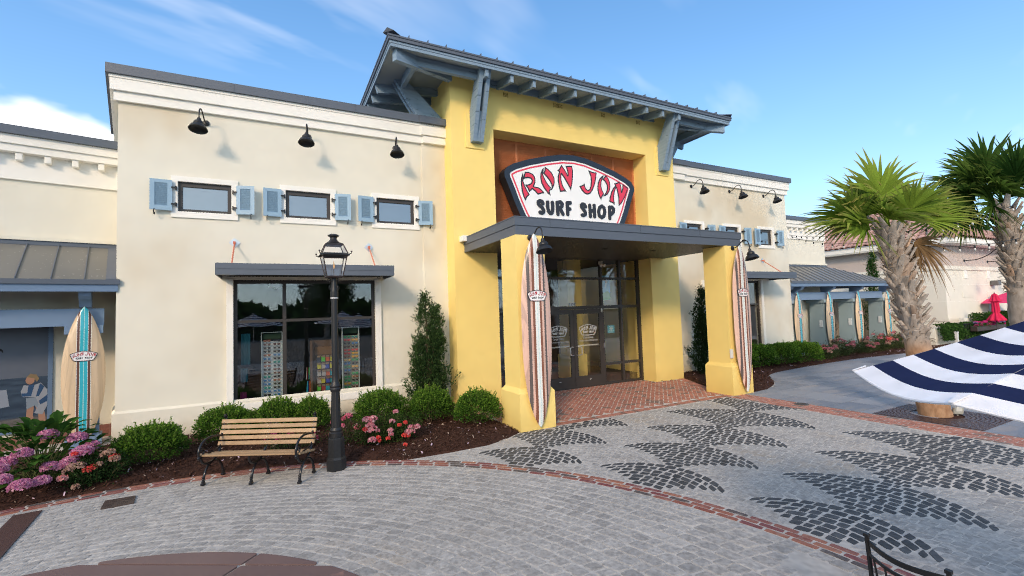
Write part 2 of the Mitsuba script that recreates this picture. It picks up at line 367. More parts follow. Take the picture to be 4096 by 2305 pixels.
def lay(parent, name, Q, uv, mat, stuff_name, h=0.005, cut=0.22, inset=0.009, jz=0.0008, most=300):
    Q = ccw(np.array(Q, float)); uv = np.asarray(uv, float)
    c = np.concatenate([Q.mean(1), np.zeros((len(Q), 1))], 1)
    keep = in_view(c, 0.30); Q, uv, c = Q[keep], uv[keep], c[keep]
    V, F = quads_to_pieces(Q, h, cut, inset, jz)
    dist = np.linalg.norm(c - EYE, axis=1) + np.where(in_view(c, -0.01), 0, 1000)
    order = np.argsort(dist)
    big, rest = order[:most], order[most:]
    for i in big: part(parent, name, (V[i], F), mat, uv=uv[i])
    if len(rest):
        n = V.shape[1]
        VV = V[rest].reshape(-1, 3); FF = (F[None] + (np.arange(len(rest)) * n)[:, None, None]).reshape(-1, 3)
        part(parent, stuff_name, (VV, FF), mat, uv=np.repeat(uv[rest], n, 0), kind='stuff')
def flatpoly(poly, z, h=0.03):
    return exy(poly, z - h, z)
# --- cobbled plaza: courses inside the ring, fans outside it
k_plaza = thing('cobbled_plaza', kind='structure')
whole(k_plaza, flatpoly(unary_union([FANS, Point(*RC).buffer(RI, 96).difference(Point(*DC).buffer(DR, 96))]), 0.0), 'mortar')
Q, UV = [], []
rows = int((RI - DR) / 0.127)
for j in range(rows):
    t0, t1 = j / rows, (j + 1) / rows
    c0, c1 = DC + (RC - DC) * t0, DC + (RC - DC) * t1
    r0, r1 = DR + (RI - DR) * t0 + 0.012, DR + (RI - DR) * t1 - 0.004
    th = RNG.uniform(0, 0.1)
    while th < 2 * math.pi:
        w = RNG.uniform(0.115, 0.215) / r1
        g = 0.006 / r1
        a, b = th + g, th + w - g
        jt = lambda: RNG.normal(0, 0.005, 2)
        Q.append([c0 + r0 * np.array([math.cos(a), math.sin(a)]) + jt(), c0 + r0 * np.array([math.cos(b), math.sin(b)]) + jt(),
                  c1 + r1 * np.array([math.cos(b), math.sin(b)]) + jt(), c1 + r1 * np.array([math.cos(a), math.sin(a)]) + jt()])
        UV.append((np.clip(RNG.normal(0.55, 0.26), 0, 1), 0.0)); th += w
lay(k_plaza, 'cobble', Q, UV, 'cobble', 'cobbles', cut=.16, inset=.009, most=220)
QL, UL, QD, UD = [], [], [], []
DEL, HALF, V0 = 0.153, math.radians(8.45), math.log(6.63)
Afn = lambda s: DEL * .51 * np.clip(1 - (np.asarray(s) / .90) ** 2, 0, 1) ** .8
ss = np.linspace(-0.97, 0.97, 195)
fan_prep = shapely.prepared.prep(FANS.buffer(-0.03))
for ci in range(-9, 11):
    dark = ci % 2 == 0
    thc = math.radians(6.2) + ci * HALF
    for kk in range(-2, 8):
        vk = V0 + DEL * kk + (0 if dark else -DEL / 2)
        n = max(5, int(round(math.exp(vk) * DEL / 0.122)))
        dl = DEL / n
        for j in range(n):
            vmid = vk + Afn(ss) - (j + 0.5) * dl
            ok = vmid > vk - DEL / 2 + Afn(1 - np.abs(ss))
            if not ok.any(): continue
            smax = np.abs(ss[ok]).max()
            rr = math.exp(vk)
            L = 2 * smax * HALF * rr * 1.12
            m = max(1, int(round(L / 0.142)))
            cuts = np.linspace(-smax, smax, m + 1)
            if m > 1: cuts[1:-1] += RNG.normal(0, 0.12, m - 1) * (2 * smax / m)
            gs, gv = (0.0120 if dark else 0.006) / (HALF * rr), (0.0100 if dark else 0.0055) / rr
            for i in range(m):
                a, b = cuts[i] + gs, cuts[i + 1] - gs
                if b - a < 0.25 * gs: continue
                q = []
                for s, e in ((a, 1), (b, 1), (b, 0), (a, 0)):
                    v = vk + Afn(np.array(s)) - (j + (1 - e)) * dl + (-gv if e else gv)
                    r = math.exp(v); th = thc + s * HALF
                    q.append(RC + r * np.array([math.cos(th), math.sin(th)]) + RNG.normal(0, 0.0055, 2))
                c = np.mean(q, 0)
                if fan_prep.contains(Point(*c)):
                    (QD if dark else QL).append(q); (UD if dark else UL).append((np.clip(RNG.normal(0.5 if dark else 0.62, 0.22), 0, 1), 1.0 if dark else 0.0))
lay(k_plaza, 'dark_cobble', QD, UD, 'cobble', 'dark_cobbles', h=0.0035, cut=0.13, inset=.006, most=300)
lay(k_plaza, 'fan_cobble', QL, UL, 'cobble', 'fan_cobbles', h=0.003, cut=.13, inset=0.005, most=80)
# --- brick ring, three courses
k_ring = thing('brick_ring', kind='structure')
whole(k_ring, flatpoly(RINGP.difference(Point(*RC).buffer(RI, 128)), 0.002), 'mortar')
Q, UV = [], []
for j in range(3):
    r0 = RI + 0.008 + j * (RO - RI) / 3; r1 = r0 + (RO - RI) / 3 - 0.018
    n = int(2 * math.pi * r0 / 0.245); off = 0.5 * (j % 2) + RNG.uniform(0, .2)
    for i in range(n):
        a = (i + off) * 2 * math.pi / n; b = a + (0.245 - 0.024 + RNG.normal(0, .004)) / r0
        q = [RC + r * np.array([math.cos(t), math.sin(t)]) + RNG.normal(0, 0.0022, 2) for r, t in ((r0, a), (r0, b), (r1, b), (r1, a))]
        Q.append(q); UV.append((RNG.uniform(), 0))
lay(k_ring, 'brick', Q, UV, 'brick', 'bricks', h=0.0065, cut=0.10, inset=0.006)
# --- straight brick band between the fans and the slate
k_band = thing('brick_band', kind='structure')
whole(k_band, flatpoly(BAND, 0.002), 'mortar')
Q, UV = [], []
ncr = 6; wc = (BAND_E - BAND_W) / ncr
for j in range(ncr):
    y = -6 + 0.11 * (j % 2)
    while y < FRONT - 0.05:
        l = 0.215
        Q.append([(BAND_W + j * wc + 0.008, y + 0.006), (BAND_W + (j + 1) * wc - 0.008, y + 0.006), (BAND_W + (j + 1) * wc - 0.008, min(y + l - 0.008, FRONT)), (BAND_W + j * wc + 0.008, min(y + l - 0.008, FRONT))])
        UV.append((RNG.uniform(), 0)); y += l
lay(k_band, 'brick', Q, UV, 'entry_brick', 'bricks', h=0.005, cut=0.05, inset=0.004)
# --- herringbone entrance with a soldier course at its edge
k_ent = thing('entrance_paving', kind='structure')
whole(k_ent, flatpoly(ENTRY, 0.001), 'mortar')
Q, UV = [], []
x = 4.07
while x < BAND_E:
    Q.append([(x + 0.006, FRONT + 0.008), (x + 0.078, FRONT + 0.008), (x + 0.078, FRONT + 0.205), (x + 0.006, FRONT + 0.205)]); UV.append((RNG.uniform(), 0)); x += 0.084
dd = np.array([(10.42, 8.6), (11.33, 10.42)]); dv = dd[1] - dd[0]; Ld = np.linalg.norm(dv); dv /= Ld; nv = np.array([-dv[1], dv[0]])
for i in range(int(Ld / 0.084)):
    p = dd[0] + dv * i * 0.084
    Q.append([p + dv * .006, p + dv * .078, p + dv * .078 + nv * .2, p + dv * .006 + nv * .2]); UV.append((RNG.uniform(), 0))
inner = Polygon([(4.06, FRONT + 0.215), (10.3, FRONT + 0.215), (10.3, 8.6), (11.12, 10.42), (10.2, 10.42), (10.2, 10.99), (5.01, 10.99), (5.01, 10.42), (3.95, 10.42), (4.06, 8.45)]).buffer(-0.03)
ip = shapely.prepared.prep(inner); cwid = 0.104; R45 = rotz(math.radians(45))[:2, :2]
for i in range(-80, 80):
    for j in range(-80, 80):
        t = (i - j) % 4
        if t not in (0, 3): continue
        x0, y0, x1, y1 = (i, j, i + 2, j + 1) if t == 0 else (i, j, i + 1, j + 2)
        q = np.array([(x0, y0), (x1, y0), (x1, y1), (x0, y1)], float) * cwid
        c = q.mean(0); q = c + (q - c) - np.sign(q - c) * 0.0085
        q = q @ R45.T + np.array([7.4, 9.3])
        if ip.contains(Point(*q.mean(0))): Q.append(q + RNG.normal(0, .0015, (4, 2))); UV.append((RNG.uniform(), 0))
lay(k_ent, 'brick', Q, UV, 'entry_brick', 'bricks', h=0.005, cut=0.05, inset=0.004)
# --- slate
k_sl = thing('slate_pavement', kind='structure')
whole(k_sl, flatpoly(SLATE, 0.0), 'mortar')
y, row = -6.0, 0
while y < 9.8:
    hgt = 0.61 if row % 3 else 0.46
    x = BAND_E - RNG.uniform(0, .6)
    while x < 30:
        w = RNG.choice([0.61, 0.92, 0.92, 1.22])
        c = np.array([[x + w / 2, y + hgt / 2, 0]])
        if in_view(c, 0.3)[0]:
            pg = sbox(x + .006, y + .006, x + w - .006, y + hgt - .006).intersection(SLATE.buffer(-0.015))
            if pg.area > 0.02: part(k_sl, 'tile', exy(pg, -0.02, 0.007 + RNG.uniform(0, .0015)), 'slate', uv=(RNG.uniform(), RNG.uniform()))
        x += w
    y += hgt; row += 1
# --- flagstone circle
k_fl = thing('flagstone_circle', kind='structure')
DISC = Point(*DC).buffer(DR - 0.01, 96)
whole(k_fl, flatpoly(Point(*DC).buffer(DR, 96), 0.0), 'mortar')
cuts = [LineString([(-6, -1.0), (2.5, 8)]), LineString([(-7, 2.0), (-0.2, 8.6)]), LineString([(-3.6, -2), (3.2, 4.6)]), LineString([(-6, 5.4), (1, 0.6)]), LineString([(-5.2, 8), (0.6, 4.5)]), LineString([(-1.5, -2), (4, 3)]), LineString([(-3.4, 7), (1.5, 2.2)])]
pieces = DISC.difference(unary_union(cuts).buffer(0.013))
for g in geoms(pieces): part(k_fl, 'flagstone', exy(g.buffer(-0.02).buffer(0.02), -0.02, 0.012 + RNG.uniform(0, .004)), 'flagstone', uv=(RNG.uniform(), 0))
# --- mulch beds
def bed(x0, x1, y0, y1, step, skip):
    xs, ys = np.arange(x0, x1, step), np.arange(y0, y1, step)
    X, Y = np.meshgrid(xs, ys); P = np.stack([X.ravel(), Y.ravel()], 1)
    d = shapely.distance(PAVED, shapely.points(P))
    d = np.where(shapely.contains_xy(PAVED, P[:, 0], P[:, 1]), -1, d)
    h = np.clip(d * 0.35, 0, 0.07) + 0.02 * meshkit.fbm(np.c_[P * 9, P[:, :1] * 0], 3) - 0.004
    h = np.where(d < 0, -0.06, h)
    nx, ny = len(xs), len(ys); i = np.arange(nx * ny).reshape(ny, nx)
    a, b, c, e = i[:-1, :-1].ravel(), i[:-1, 1:].ravel(), i[1:, 1:].ravel(), i[1:, :-1].ravel()
    F = np.vstack([np.stack([a, b, c], 1), np.stack([a, c, e], 1)])
    keep = (d[F] > -0.5).any(1)
    return (np.c_[P, h], F[keep]), (P, d, h)
k_mu = thing('mulch_bed', kind='structure')
m1, i1 = bed(-6.5, 4.3, 6.6, 11.05, 0.045, None)
m2, i2 = bed(10.3, 30.5, 7.6, 11.6, 0.09, None)
m3, i3 = bed(3.8, 5.3, 7.7, 10.5, 0.06, None)
whole(k_mu, cat(m1, m2), 'mulch', smooth=True)
def chips(n, x0, x1, y0, y1, smin, smax, seed):
    r = np.random.default_rng(seed)
    P = np.c_[r.uniform(x0, x1, n), r.uniform(y0, y1, n)]
    d = shapely.distance(PAVED, shapely.points(P)); ok = ~shapely.contains_xy(PAVED, P[:, 0], P[:, 1]) & (d > 0.01)
    P, d = P[ok], d[ok]; n = len(P)
    z = np.clip(d * 0.35, 0, 0.07) + 0.014
    a = r.uniform(0, 2 * np.pi, n); tl = r.normal(0, 0.45, n); L = r.uniform(smin, smax, n); W = L * r.uniform(.15, .4, n)
    D = np.c_[np.cos(a) * np.cos(tl), np.sin(a) * np.cos(tl), np.sin(tl)]; S = np.c_[-np.sin(a), np.cos(a), r.normal(0, .4, n)]
    C = np.c_[P, z + np.abs(np.sin(tl)) * L * .4]
    V = np.stack([C - D * L[:, None] / 2 - S * W[:, None] / 2, C + D * L[:, None] / 2 - S * W[:, None] / 2, C + D * L[:, None] / 2 + S * W[:, None] / 2, C - D * L[:, None] / 2 + S * W[:, None] / 2], 1).reshape(-1, 3)
    b = np.arange(n)[:, None] * 4
    F = np.vstack([b + [0, 1, 2], b + [0, 2, 3]])
    t = r.uniform(0, 1, (n, 1)); col = (1 - t) * np.array([.028, .013, .009]) + t * np.array([.078, .037, .025])
    pale = r.uniform(size=n) < 0.02; col[pale] = np.array([.42, .33, .26])
    pink = r.uniform(size=n) < 0.012; col[pink] = np.array([.62, .47, .55])
    return (V, F), np.repeat(col, 4, 0)
(c1, col1), (c2, col2) = chips(42000, -5.5, 4.2, 6.7, 11.0, .02, .06, 3), chips(14000, 10.4, 26, 7.6, 11.2, .04, .09, 4)
part(k_mu, 'wood_chips', cat(c1, c2), 'matte', color=np.vstack([col1, col2]), kind='stuff')
# pine-straw litter left on the paving
r = np.random.default_rng(31); n = 150
th = r.uniform(0.9, 2.4, n); rr = RO + r.normal(-0.25, 0.35, n) * np.abs(r.normal(0, 1, n)); P = RC + np.c_[rr * np.cos(th), rr * np.sin(th)]
V = []; F = []; C = []
for i, p in enumerate(P):
    s = r.uniform(.004, .011); a = r.uniform(0, 6.3); e = np.array([math.cos(a), math.sin(a)]) * s; q = np.array([-e[1], e[0]]) * r.uniform(.5, 1)
    V += [[*(p - e), .0165], [*(p + q), .018], [*(p + e), .0165], [*(p - q), .019]]; F += [[4 * i, 4 * i + 1, 4 * i + 2], [4 * i, 4 * i + 2, 4 * i + 3]]
    C += [[[.70, .52, .62], [.35, .24, .14], [.62, .55, .5]][r.integers(0, 3)]] * 4
k = thing('fallen_petals', 'pale pink petals and leaf crumbs scattered along the brick ring', 'petals', kind='stuff')
whole(k, (np.array(V), np.array(F)), 'matte', color=np.array(C))
# ---------------------------------------------------------------- the shop
SHOP = thing('surf_shop_building', 'cream stucco surf shop with a yellow entrance tower under a wide blue timber roof', 'shop')
WY, PY = 11.0, 10.43                      # face of the cream walls, face of the yellow tower
def tr(*p): return p
# ---- wings
def wing(x0, x1, holes, plan, side):
    wallp = R2(x0, x1, -0.1, 6.95)
    for h in holes: wallp = wallp.difference(R2(*h))
    part(SHOP, 'wall', cat(exz(wallp, WY, WY + 0.22), side), 'cream')
    pl = Polygon(plan)
    def ring(d): return pl.buffer(d, join_style=2)
    part(SHOP, 'plinth', cat(*[exy(g, -0.1, 0.62) for g in geoms(ring(0.045).difference(pl.buffer(-0.02, join_style=2)))],
                             *[hullstrip(pl, 0.045, 0.62, 0.66)]), 'cream')
    tiers = [(0.07, 6.53, 6.71), (0.125, 6.713, 6.94), (0.19, 6.943, 7.0)]
    for d, a, b in tiers[:2]: part(SHOP, 'cornice', exy(ring(d), a, b), 'trim')
    part(SHOP, 'cornice', exy(ring(tiers[2][0] - 0.05), 6.943, 7.0), 'trim')
    part(SHOP, 'coping', exy(ring(0.19), 7.003, 7.185), 'coping')
    for x in np.arange(x0 + 1.9, x1 - .5, 2.4): part(SHOP, 'coping_seam', B(x, x + 0.012, WY - 0.199, WY - 0.19, 7.003, 7.165), 'coping')
def hullstrip(pl, d, z0, z1):
    """sloping top of the plinth"""
    out = []
    o = np.array(pl.buffer(d, join_style=2).exterior.coords)[:-1]; c = pl.centroid
    i = np.array(pl.exterior.coords)[:-1]
    if pl.exterior.is_ccw != pl.buffer(d, join_style=2).exterior.is_ccw: o = o[::-1]
    k0 = np.argmin(np.linalg.norm(o - i[0], axis=1)); o = np.roll(o, -k0, 0)
    n = len(i); V = np.vstack([np.c_[o, np.full(n, z0)], np.c_[i, np.full(n, z1)]])
    F = []
    for k in range(n):
        k2 = (k + 1) % n; F += [[k, k2, n + k2], [k, n + k2, n + k]]
    return V, np.array(F)
HL = [(-0.77, 2.07, 0.57, 3.11)] + [(a, a + 0.92, 4.47, 5.075) for a in (-1.71, 0.21, 2.14)]
sideL = ext(sbox(0, -0.1, 3.2, 6.95), (-2.65, 11.0, 0), (-0.2215, 0.975, 0), (0, 0, 1), (0.975, 0.2215, 0), 0.2)
wing(-2.65, 3.86, HL, [(-2.65, 11.0), (3.86, 11.0), (3.86, 14.2), (-3.36, 14.2)], sideL)
HR = [(13.15, 16.16, 0.57, 3.11)] + [(a, a + 0.84, 4.47, 5.075) for a in (12.46, 14.40, 16.34)]
wing(11.36, 18.07, HR, [(11.36, 11.0), (18.07, 11.0), (18.07, 14.2), (11.36, 14.2)], B(17.87, 18.07, 11.22, 14.2, -.1, 6.95))
part(SHOP, 'pilaster', B(3.26, 3.86, 10.955, 11.0, 0.66, 6.53), 'cream')
part(SHOP, 'pilaster', B(11.36, 12.0, 10.955, 11.0, 0.66, 6.53), 'cream')
for xx0, xx1 in ((3.28, 3.86), (11.36, 12.38)):
    part(SHOP, 'cornice', cat(B(xx0, xx1, 10.86, 11, 6.532, 6.708), B(xx0 - .05, xx1 + .05 * (xx0 > 5), 10.815, 11, 6.716, 6.937)), 'trim')
    part(SHOP, 'coping', B(xx0 - .1, xx1 + .1 * (xx0 > 5), 10.77, 11, 7.006, 7.176), 'coping')
# ---- small upper windows with shutters
def small_window(xa, xb):
    c, w = (xa + xb) / 2, xb - xa
    w_ = part(SHOP, 'window', exz(R2(c - w / 2, c + w / 2, 4.47, 5.075).difference(R2(c - w / 2 + .07, c + w / 2 - .07, 4.53, 4.985)), WY + 0.03, WY + 0.10), 'satin', color=BRONZE)
    part(w_, 'pane', B(c - w / 2 + .07, c + w / 2 - .07, WY + 0.062, WY + 0.07, 4.53, 4.985), 'upper_glass')
    part(w_, 'trim', exz(R2(c - w / 2 - .11, c + w / 2 + .12, 4.35, 5.18).difference(R2(c - w / 2, c + w / 2, 4.47, 5.075)), WY - 0.035, WY + 0.03), 'trim')
def shutter(xa, xb, side, tilt):
    w, h, th = xb - xa, 0.60, 0.036
    c, s = math.cos(tilt), math.sin(tilt)
    hx = xb if side < 0 else xa                 # hinged edge
    def W(m):                                   # local: u from the hinge outwards, y out of the wall
        v, f, _ = arr(m)
        u, y, z = v[:, 0], v[:, 1], v[:, 2]
        X = hx + side * (u * c - y * s * 0); Y = WY - 0.075 - u * s + y
        if side > 0: return np.c_[X, Y, z + 4.465], f
        return np.c_[X, Y, z + 4.465], f[:, ::-1]
    fr = R2(0, w, 0, h).difference(R2(.075, w - .075, .09, h - .065))
    k = part(SHOP, 'shutter', W(exz(fr, -th / 2, th / 2)), 'satin', color=BLUEPAINT)
    n = 12; z0, z1 = .09, h - .065
    for i in range(n):
        z = z0 + (i + .5) * (z1 - z0) / n; d = (z1 - z0) / n
        v, f = B(.07, w - .07, -.004, .004, -d * .62, d * .62)
        m = xf((v, f), rotx(math.radians(38)), (0, 0.002, z))
        part(k, 'slat', W(m), 'satin', color=BLUEPAINT)
    for z in (.46, .13): part(k, 'hinge', cat(W(B(-.062, .012, -.034, -.006, z - .014, z + .014)), W(B(-.072, -.045, -.05, .075, z - .035, z + .03))), 'satin', color=IRON)
    hk = np.array([(w * .78 if side < 0 else w * .82, -.03, .012), (w * .8, -.045, -.02), (w * .8, -.03, -.07), (w * .8, .0, -.095), (w * .8, .03, -.075), (w * .8, .02, -.05)])
    part(k, 'hold_back', W(tube(spline(hk, 15), .009, 6)), 'satin', color=IRON, smooth=30)
for xa in (-1.71, 0.21, 2.14):
    small_window(xa, xa + 0.91)
    shutter(xa - .43, xa - .08, -1, .10); shutter(xa + 1.0, xa + 1.34, 1, .22)
for xa in (12.46, 14.40, 16.34):
    small_window(xa, xa + 0.74)
    shutter(xa - .46, xa - .06, -1, .16); shutter(xa + .98, xa + 1.28, 1, .2)
# ---- shop windows
def shop_window(x0, x1, mull, with_left=True):
    z0, z1, zt = 0.57, 3.11, 2.24
    fr = R2(x0, x1, z0, z1)
    xs = [x0] + mull + [x1]
    for a, b in zip(xs[:-1], xs[1:]):
        pa, pb = a + (.065 if a == x0 else .035), b - (.065 if b == x1 else .035)
        fr = fr.difference(R2(pa, pb, z0 + .07, zt - .03)).difference(R2(pa, pb, zt + .03, z1 - .075))
    w = part(SHOP, 'shop_window', exz(fr, WY + .045, WY + .13), 'satin', color=BRONZE)
    for a, b in zip(xs[:-1], xs[1:]):
        for za, zb in ((z0, zt), (zt, z1)):
            part(w, 'pane', (np.array([(a, WY + .085, za), (b, WY + .085, za), (b, WY + .085, zb), (a, WY + .085, zb)]) + [[.02, 0, .02], [-.02, 0, .02], [-.02, 0, -.02], [.02, 0, -.02]], np.array([[0, 1, 2], [0, 2, 3]])), 'glass')
    part(w, 'trim', exz(R2(x0 - .12, x1 + .13, z0 - .15, z1 + .01).difference(R2(x0, x1, z0, z1 + .02)), WY - .062, WY + .05), 'trim')
shop_window(-.77, 2.07, [0.17, 1.155])
shop_window(13.15, 16.16, [14.1, 15.15])
def awning(x0, x1):
    y0, z0, z1 = 9.95, 3.125, 3.345
    k = part(SHOP, 'awning', cat(B(x0, x1, y0, y0 + .02, z0, z0 + .105), B(x0, x1, y0 + .006, y0 + .02, z0 + .105, z0 + .112), B(x0, x1, y0 - .006, y0 + .02, z0 + .112, z1),
        B(x0, x0 + .02, y0 + .02, WY - .001, z0, z1), B(x1 - .02, x1, y0 + .02, WY - .001, z0, z1), B(x0 + .02, x1 - .02, y0 + .02, WY - .001, z1 - .06, z1 - .01)), 'coping')
    part(k, 'soffit', cat(B(x0 + .021, x1 - .021, y0 + .021, y0 + .12, z0 + .003, z0 + .012), B(x0 + .12, x1 - .12, y0 + .12, WY - .002, z0 + .05, z0 + .06)), 'satin', color=(.02, .022, .026))
    for x in (x0 + .24, x1 - .34):
        r = part(k, 'rod', cat(tube([(x, WY - .03, 3.87), (x, 10.25, z1 + .0)], .013, 8), B(x - .022, x + .022, WY - .09, WY - .012, 3.85, 3.90)), 'satin', color=lin(196, 105, 78), smooth=30)
        dm = Polygon([(x - .105, 3.88), (x, 3.775), (x + .105, 3.88), (x, 3.985)])
        part(k, 'plate', exz(dm, WY - .012, WY - .0), 'metal', color=(.6, .61, .62))
awning(-.985, 2.29); awning(13.25, 16.75)
# ---- entrance tower
tw = R2(3.86, 11.36, -.1, 8.28).difference(R2(5.01, 10.2, -.2, 6.97))
part(SHOP, 'tower_wall', cat(exz(tw, PY, 11.25), B(3.861, 4.1, 11.25, 16.5, 6.8, 8.28), B(11.12, 11.359, 11.25, 16.5, 6.8, 8.28), B(3.861, 4.1, 11.25, 14, -.1, 6.8), B(11.12, 11.359, 11.25, 14, -.1, 6.8)), 'yellow')
for x0 in (4.235, 10.61): part(SHOP, 'bracket_pad', CB(x0, x0 + .5, PY - .03, PY + .01, 6.38, 7.28, .006), 'yellow')
part(SHOP, 'header_wall', B(5.011, 10.199, 11.0, 11.2, 3.75, 4.12), 'satin', color=BRONZE)
for i, x in enumerate((5.35, 6.9, 7.05, 8.55, 9.9)):
    part(SHOP, 'vent', cat(*[B(x, x + .11, PY - .006, PY + .002, 7.90 + .022 * q, 7.908 + .022 * q) for q in range(5)], B(x - .012, x, PY - .008, PY + .002, 7.885, 8.01), B(x + .11, x + .122, PY - .008, PY + .002, 7.885, 8.01)), 'matte', color=(.30, .2, .06))
# louvres behind the sign
lk = part(SHOP, 'louver_panel', cat(B(5.012, 10.198, 11.02, 11.06, 4.12, 6.968), B(5.012, 10.198, 10.975, 11.02, 6.90, 6.968), *[B(x - .03, x + .03, 10.975, 11.02, 4.12, 6.9) for x in (5.045, 6.08 - .12, 6.9, 7.73, 8.55, 9.37, 10.165)]), 'louver')
xs = [5.075, 5.93, 6.87, 7.70, 8.52, 9.34, 10.135]
for i in range(40):
    z = 4.2 + i * 0.0685
    m = xf(B(5.075, 10.135, -.004, .004, -.043, .043), rotx(math.radians(42)), (0, 10.998, z))
    part(lk, 'slat', m, 'louver')
# roof
EX0, EX1, EY0, EY1, EZ = 2.21, 13.03, 9.55, 17.6, 8.05
top = np.array([(EX0, EY0, 8.255), (EX1, EY0, 8.255), (EX1, EY1, 8.255), (EX0, EY1, 8.255), (6.2, 13.55, 9.02), (9.05, 13.55, 9.02)])
inn = np.array([(3.87, 10.44, 8.25), (11.35, 10.44, 8.25), (11.35, 16.6, 8.25), (3.87, 16.6, 8.25)])
out = np.array([(EX0 + .02, EY0 + .02, EZ + .005), (EX1 - .02, EY0 + .02, EZ + .005), (EX1 - .02, EY1 - .02, EZ + .005), (EX0 + .02, EY1 - .02, EZ + .005)])
rk = part(SHOP, 'roof', (top, np.array([[0, 1, 5], [0, 5, 4], [1, 2, 5], [2, 3, 4], [2, 4, 5], [3, 0, 4]])), 'roof_metal')
V = np.vstack([out, inn]); F = []
for i in range(4): j = (i + 1) % 4; F += [[i, 4 + j, j], [i, 4 + i, 4 + j]]
part(rk, 'soffit', (V, np.array(F)), 'matte', color=(.27, .32, .345))
def frame4(x0, x1, y0, y1, t, z0, z1):
    return cat(B(x0, x1, y0, y0 + t, z0, z1), B(x0, x1, y1 - t, y1, z0, z1), B(x0, x0 + t, y0 + t, y1 - t, z0, z1), B(x1 - t, x1, y0 + t, y1 - t, z0, z1))
part(rk, 'fascia', cat(frame4(EX0, EX1, EY0, EY1, .03, EZ - .02, EZ + .045), frame4(EX0 - .012, EX1 + .012, EY0 - .012, EY1 + .012, .042, EZ + .05, EZ + .10)), 'timber')
part(rk, 'gutter', cat(frame4(EX0 - .045, EX1 + .045, EY0 - .045, EY1 + .045, .08, EZ + .105, 8.225), frame4(EX0 - .06, EX1 + .06, EY0 - .06, EY1 + .06, .10, 8.225, 8.262)), 'coping')
for i, x in enumerate(np.arange(2.62, EX1 - .2, .4255)):
    pt = np.array([(x, EY0 - .04, 8.26), (x, EY0 - .04, 8.335), (x, EY0 + .5, 8.38), (x, EY0 + .5, 8.29)])
    part(rk, 'seam', hull(np.vstack([pt + [-.006, 0, 0], pt + [.006, 0, 0]])), 'coping')
for i, y in enumerate(np.arange(9.95, 16, .43)):
    for xe, sg in ((EX0, 1), (EX1, -1)):
        pt = np.array([(xe - sg * .04, y, 8.26), (xe - sg * .04, y, 8.335), (xe + sg * .5, y, 8.38), (xe + sg * .5, y, 8.29)])
        part(rk, 'seam', hull(np.vstack([pt + [0, -.006, 0], pt + [0, .006, 0]])), 'coping')
for xa, sg in ((EX0, 1), (EX1, -1)):
    e = np.array([(xa - sg * .07, EY0 - .07, 8.30), (xa + sg * 1.1, EY0 + 1.1, 8.53)])
    part(rk, 'hip_cap', hull(np.vstack([e + [0, 0, .075], e + [sg * .12, -.07, 0], e + [-sg * .07, .12, 0]])), 'coping')
def rafter_y(x, w=.078):
    pr = np.array([(9.605, 7.855), (10.45, 8.043), (10.45, 8.30), (9.605, 8.075)])
    return eyz(Polygon(pr), x, x + w)
for i in range(9): part(SHOP, 'rafter', rafter_y(5.135 + i * .6262), 'timber')
def rafter_x(y, s):
    px = [(3.88, 8.06), (2.3, 7.83), (2.24, 8.06), (3.88, 8.28)] if s < 0 else [(11.34, 8.06), (12.94, 7.83), (13.0, 8.06), (11.34, 8.28)]
    return exz(Polygon(px), y, y + .085)
for y in (11.37, 11.93, 12.50, 13.07, 13.64):
    part(SHOP, 'rafter', rafter_x(y, -1), 'timber')
    if y < 12: part(SHOP, 'rafter', rafter_x(y, 1), 'timber')
part(SHOP, 'wall_beam', cat(B(4.7, 10.6, PY - .05, PY, 8.06, 8.30)), 'timber')
def beam(a, b, w, zb0, zb1, h):
    a, b = np.array(a, float), np.array(b, float); d = (b - a) / np.linalg.norm(b - a); n = np.array([-d[1], d[0]]) * w / 2
    P = [(*(p + q), z) for p, z0 in ((a, zb0), (b, zb1)) for q in (n, -n) for z in (z0, z0 + h)]
    return hull(P)
part(SHOP, 'hip_beam', beam((3.87, 10.43), (2.33, 9.68), .13, 7.99, 7.79, .27), 'timber')
part(SHOP, 'hip_beam', beam((11.35, 10.43), (12.91, 9.68), .13, 7.99, 7.79, .27), 'timber')
part(SHOP, 'outrigger', B(2.86, 4.56, 9.88, 9.98, 7.90, 8.11), 'timber')
part(SHOP, 'outrigger', B(10.72, 12.36, 9.88, 9.98, 7.90, 8.11), 'timber')
part(SHOP, 'outrigger', B(2.80, 2.90, 10.0, 11.37, 7.90, 8.12), 'timber')
part(SHOP, 'outrigger', B(12.32, 12.42, 10.0, 11.37, 7.90, 8.12), 'timber')
BP = Polygon([(PY - .01, 6.51), (PY - .01, 7.28), (9.93, 8.16), (9.66, 8.08), (PY - .19, 6.51)])
MP = Polygon([(PY - .01, 6.52), (PY - .01, 7.1), (PY - .15, 7.18), (10.07, 7.22), (PY - .18, 6.52)])
for x in (4.355, 10.70):
    k = part(SHOP, 'bracket', eyz(BP, x, x + .098), 'timber')
    part(k, 'plank', eyz(BP, x + .188, x + .286), 'timber')
    part(k, 'block', eyz(MP, x + .101, x + .185), 'timber')
    part(k, 'tie', B(x + .101, x + .185, 9.60, 9.87, 7.86, 8.09), 'timber')
    for xx in (x + .05, x + .237): part(k, 'bolt', ico((xx, PY - .195, 6.85), .016, 1), 'satin', color=BLUEPAINT)
for s, xw in ((-1, 3.86), (1, 11.36)):
    pr = Polygon([(xw, 6.51), (xw, 7.28), (xw + s * .93, 8.14), (xw + s * 1.22, 8.10), (xw + s * .19, 6.51)])
    k = part(SHOP, 'bracket', exz(pr, 11.04, 11.14), 'timber')
    part(k, 'plank', exz(pr, 11.22, 11.32), 'timber')
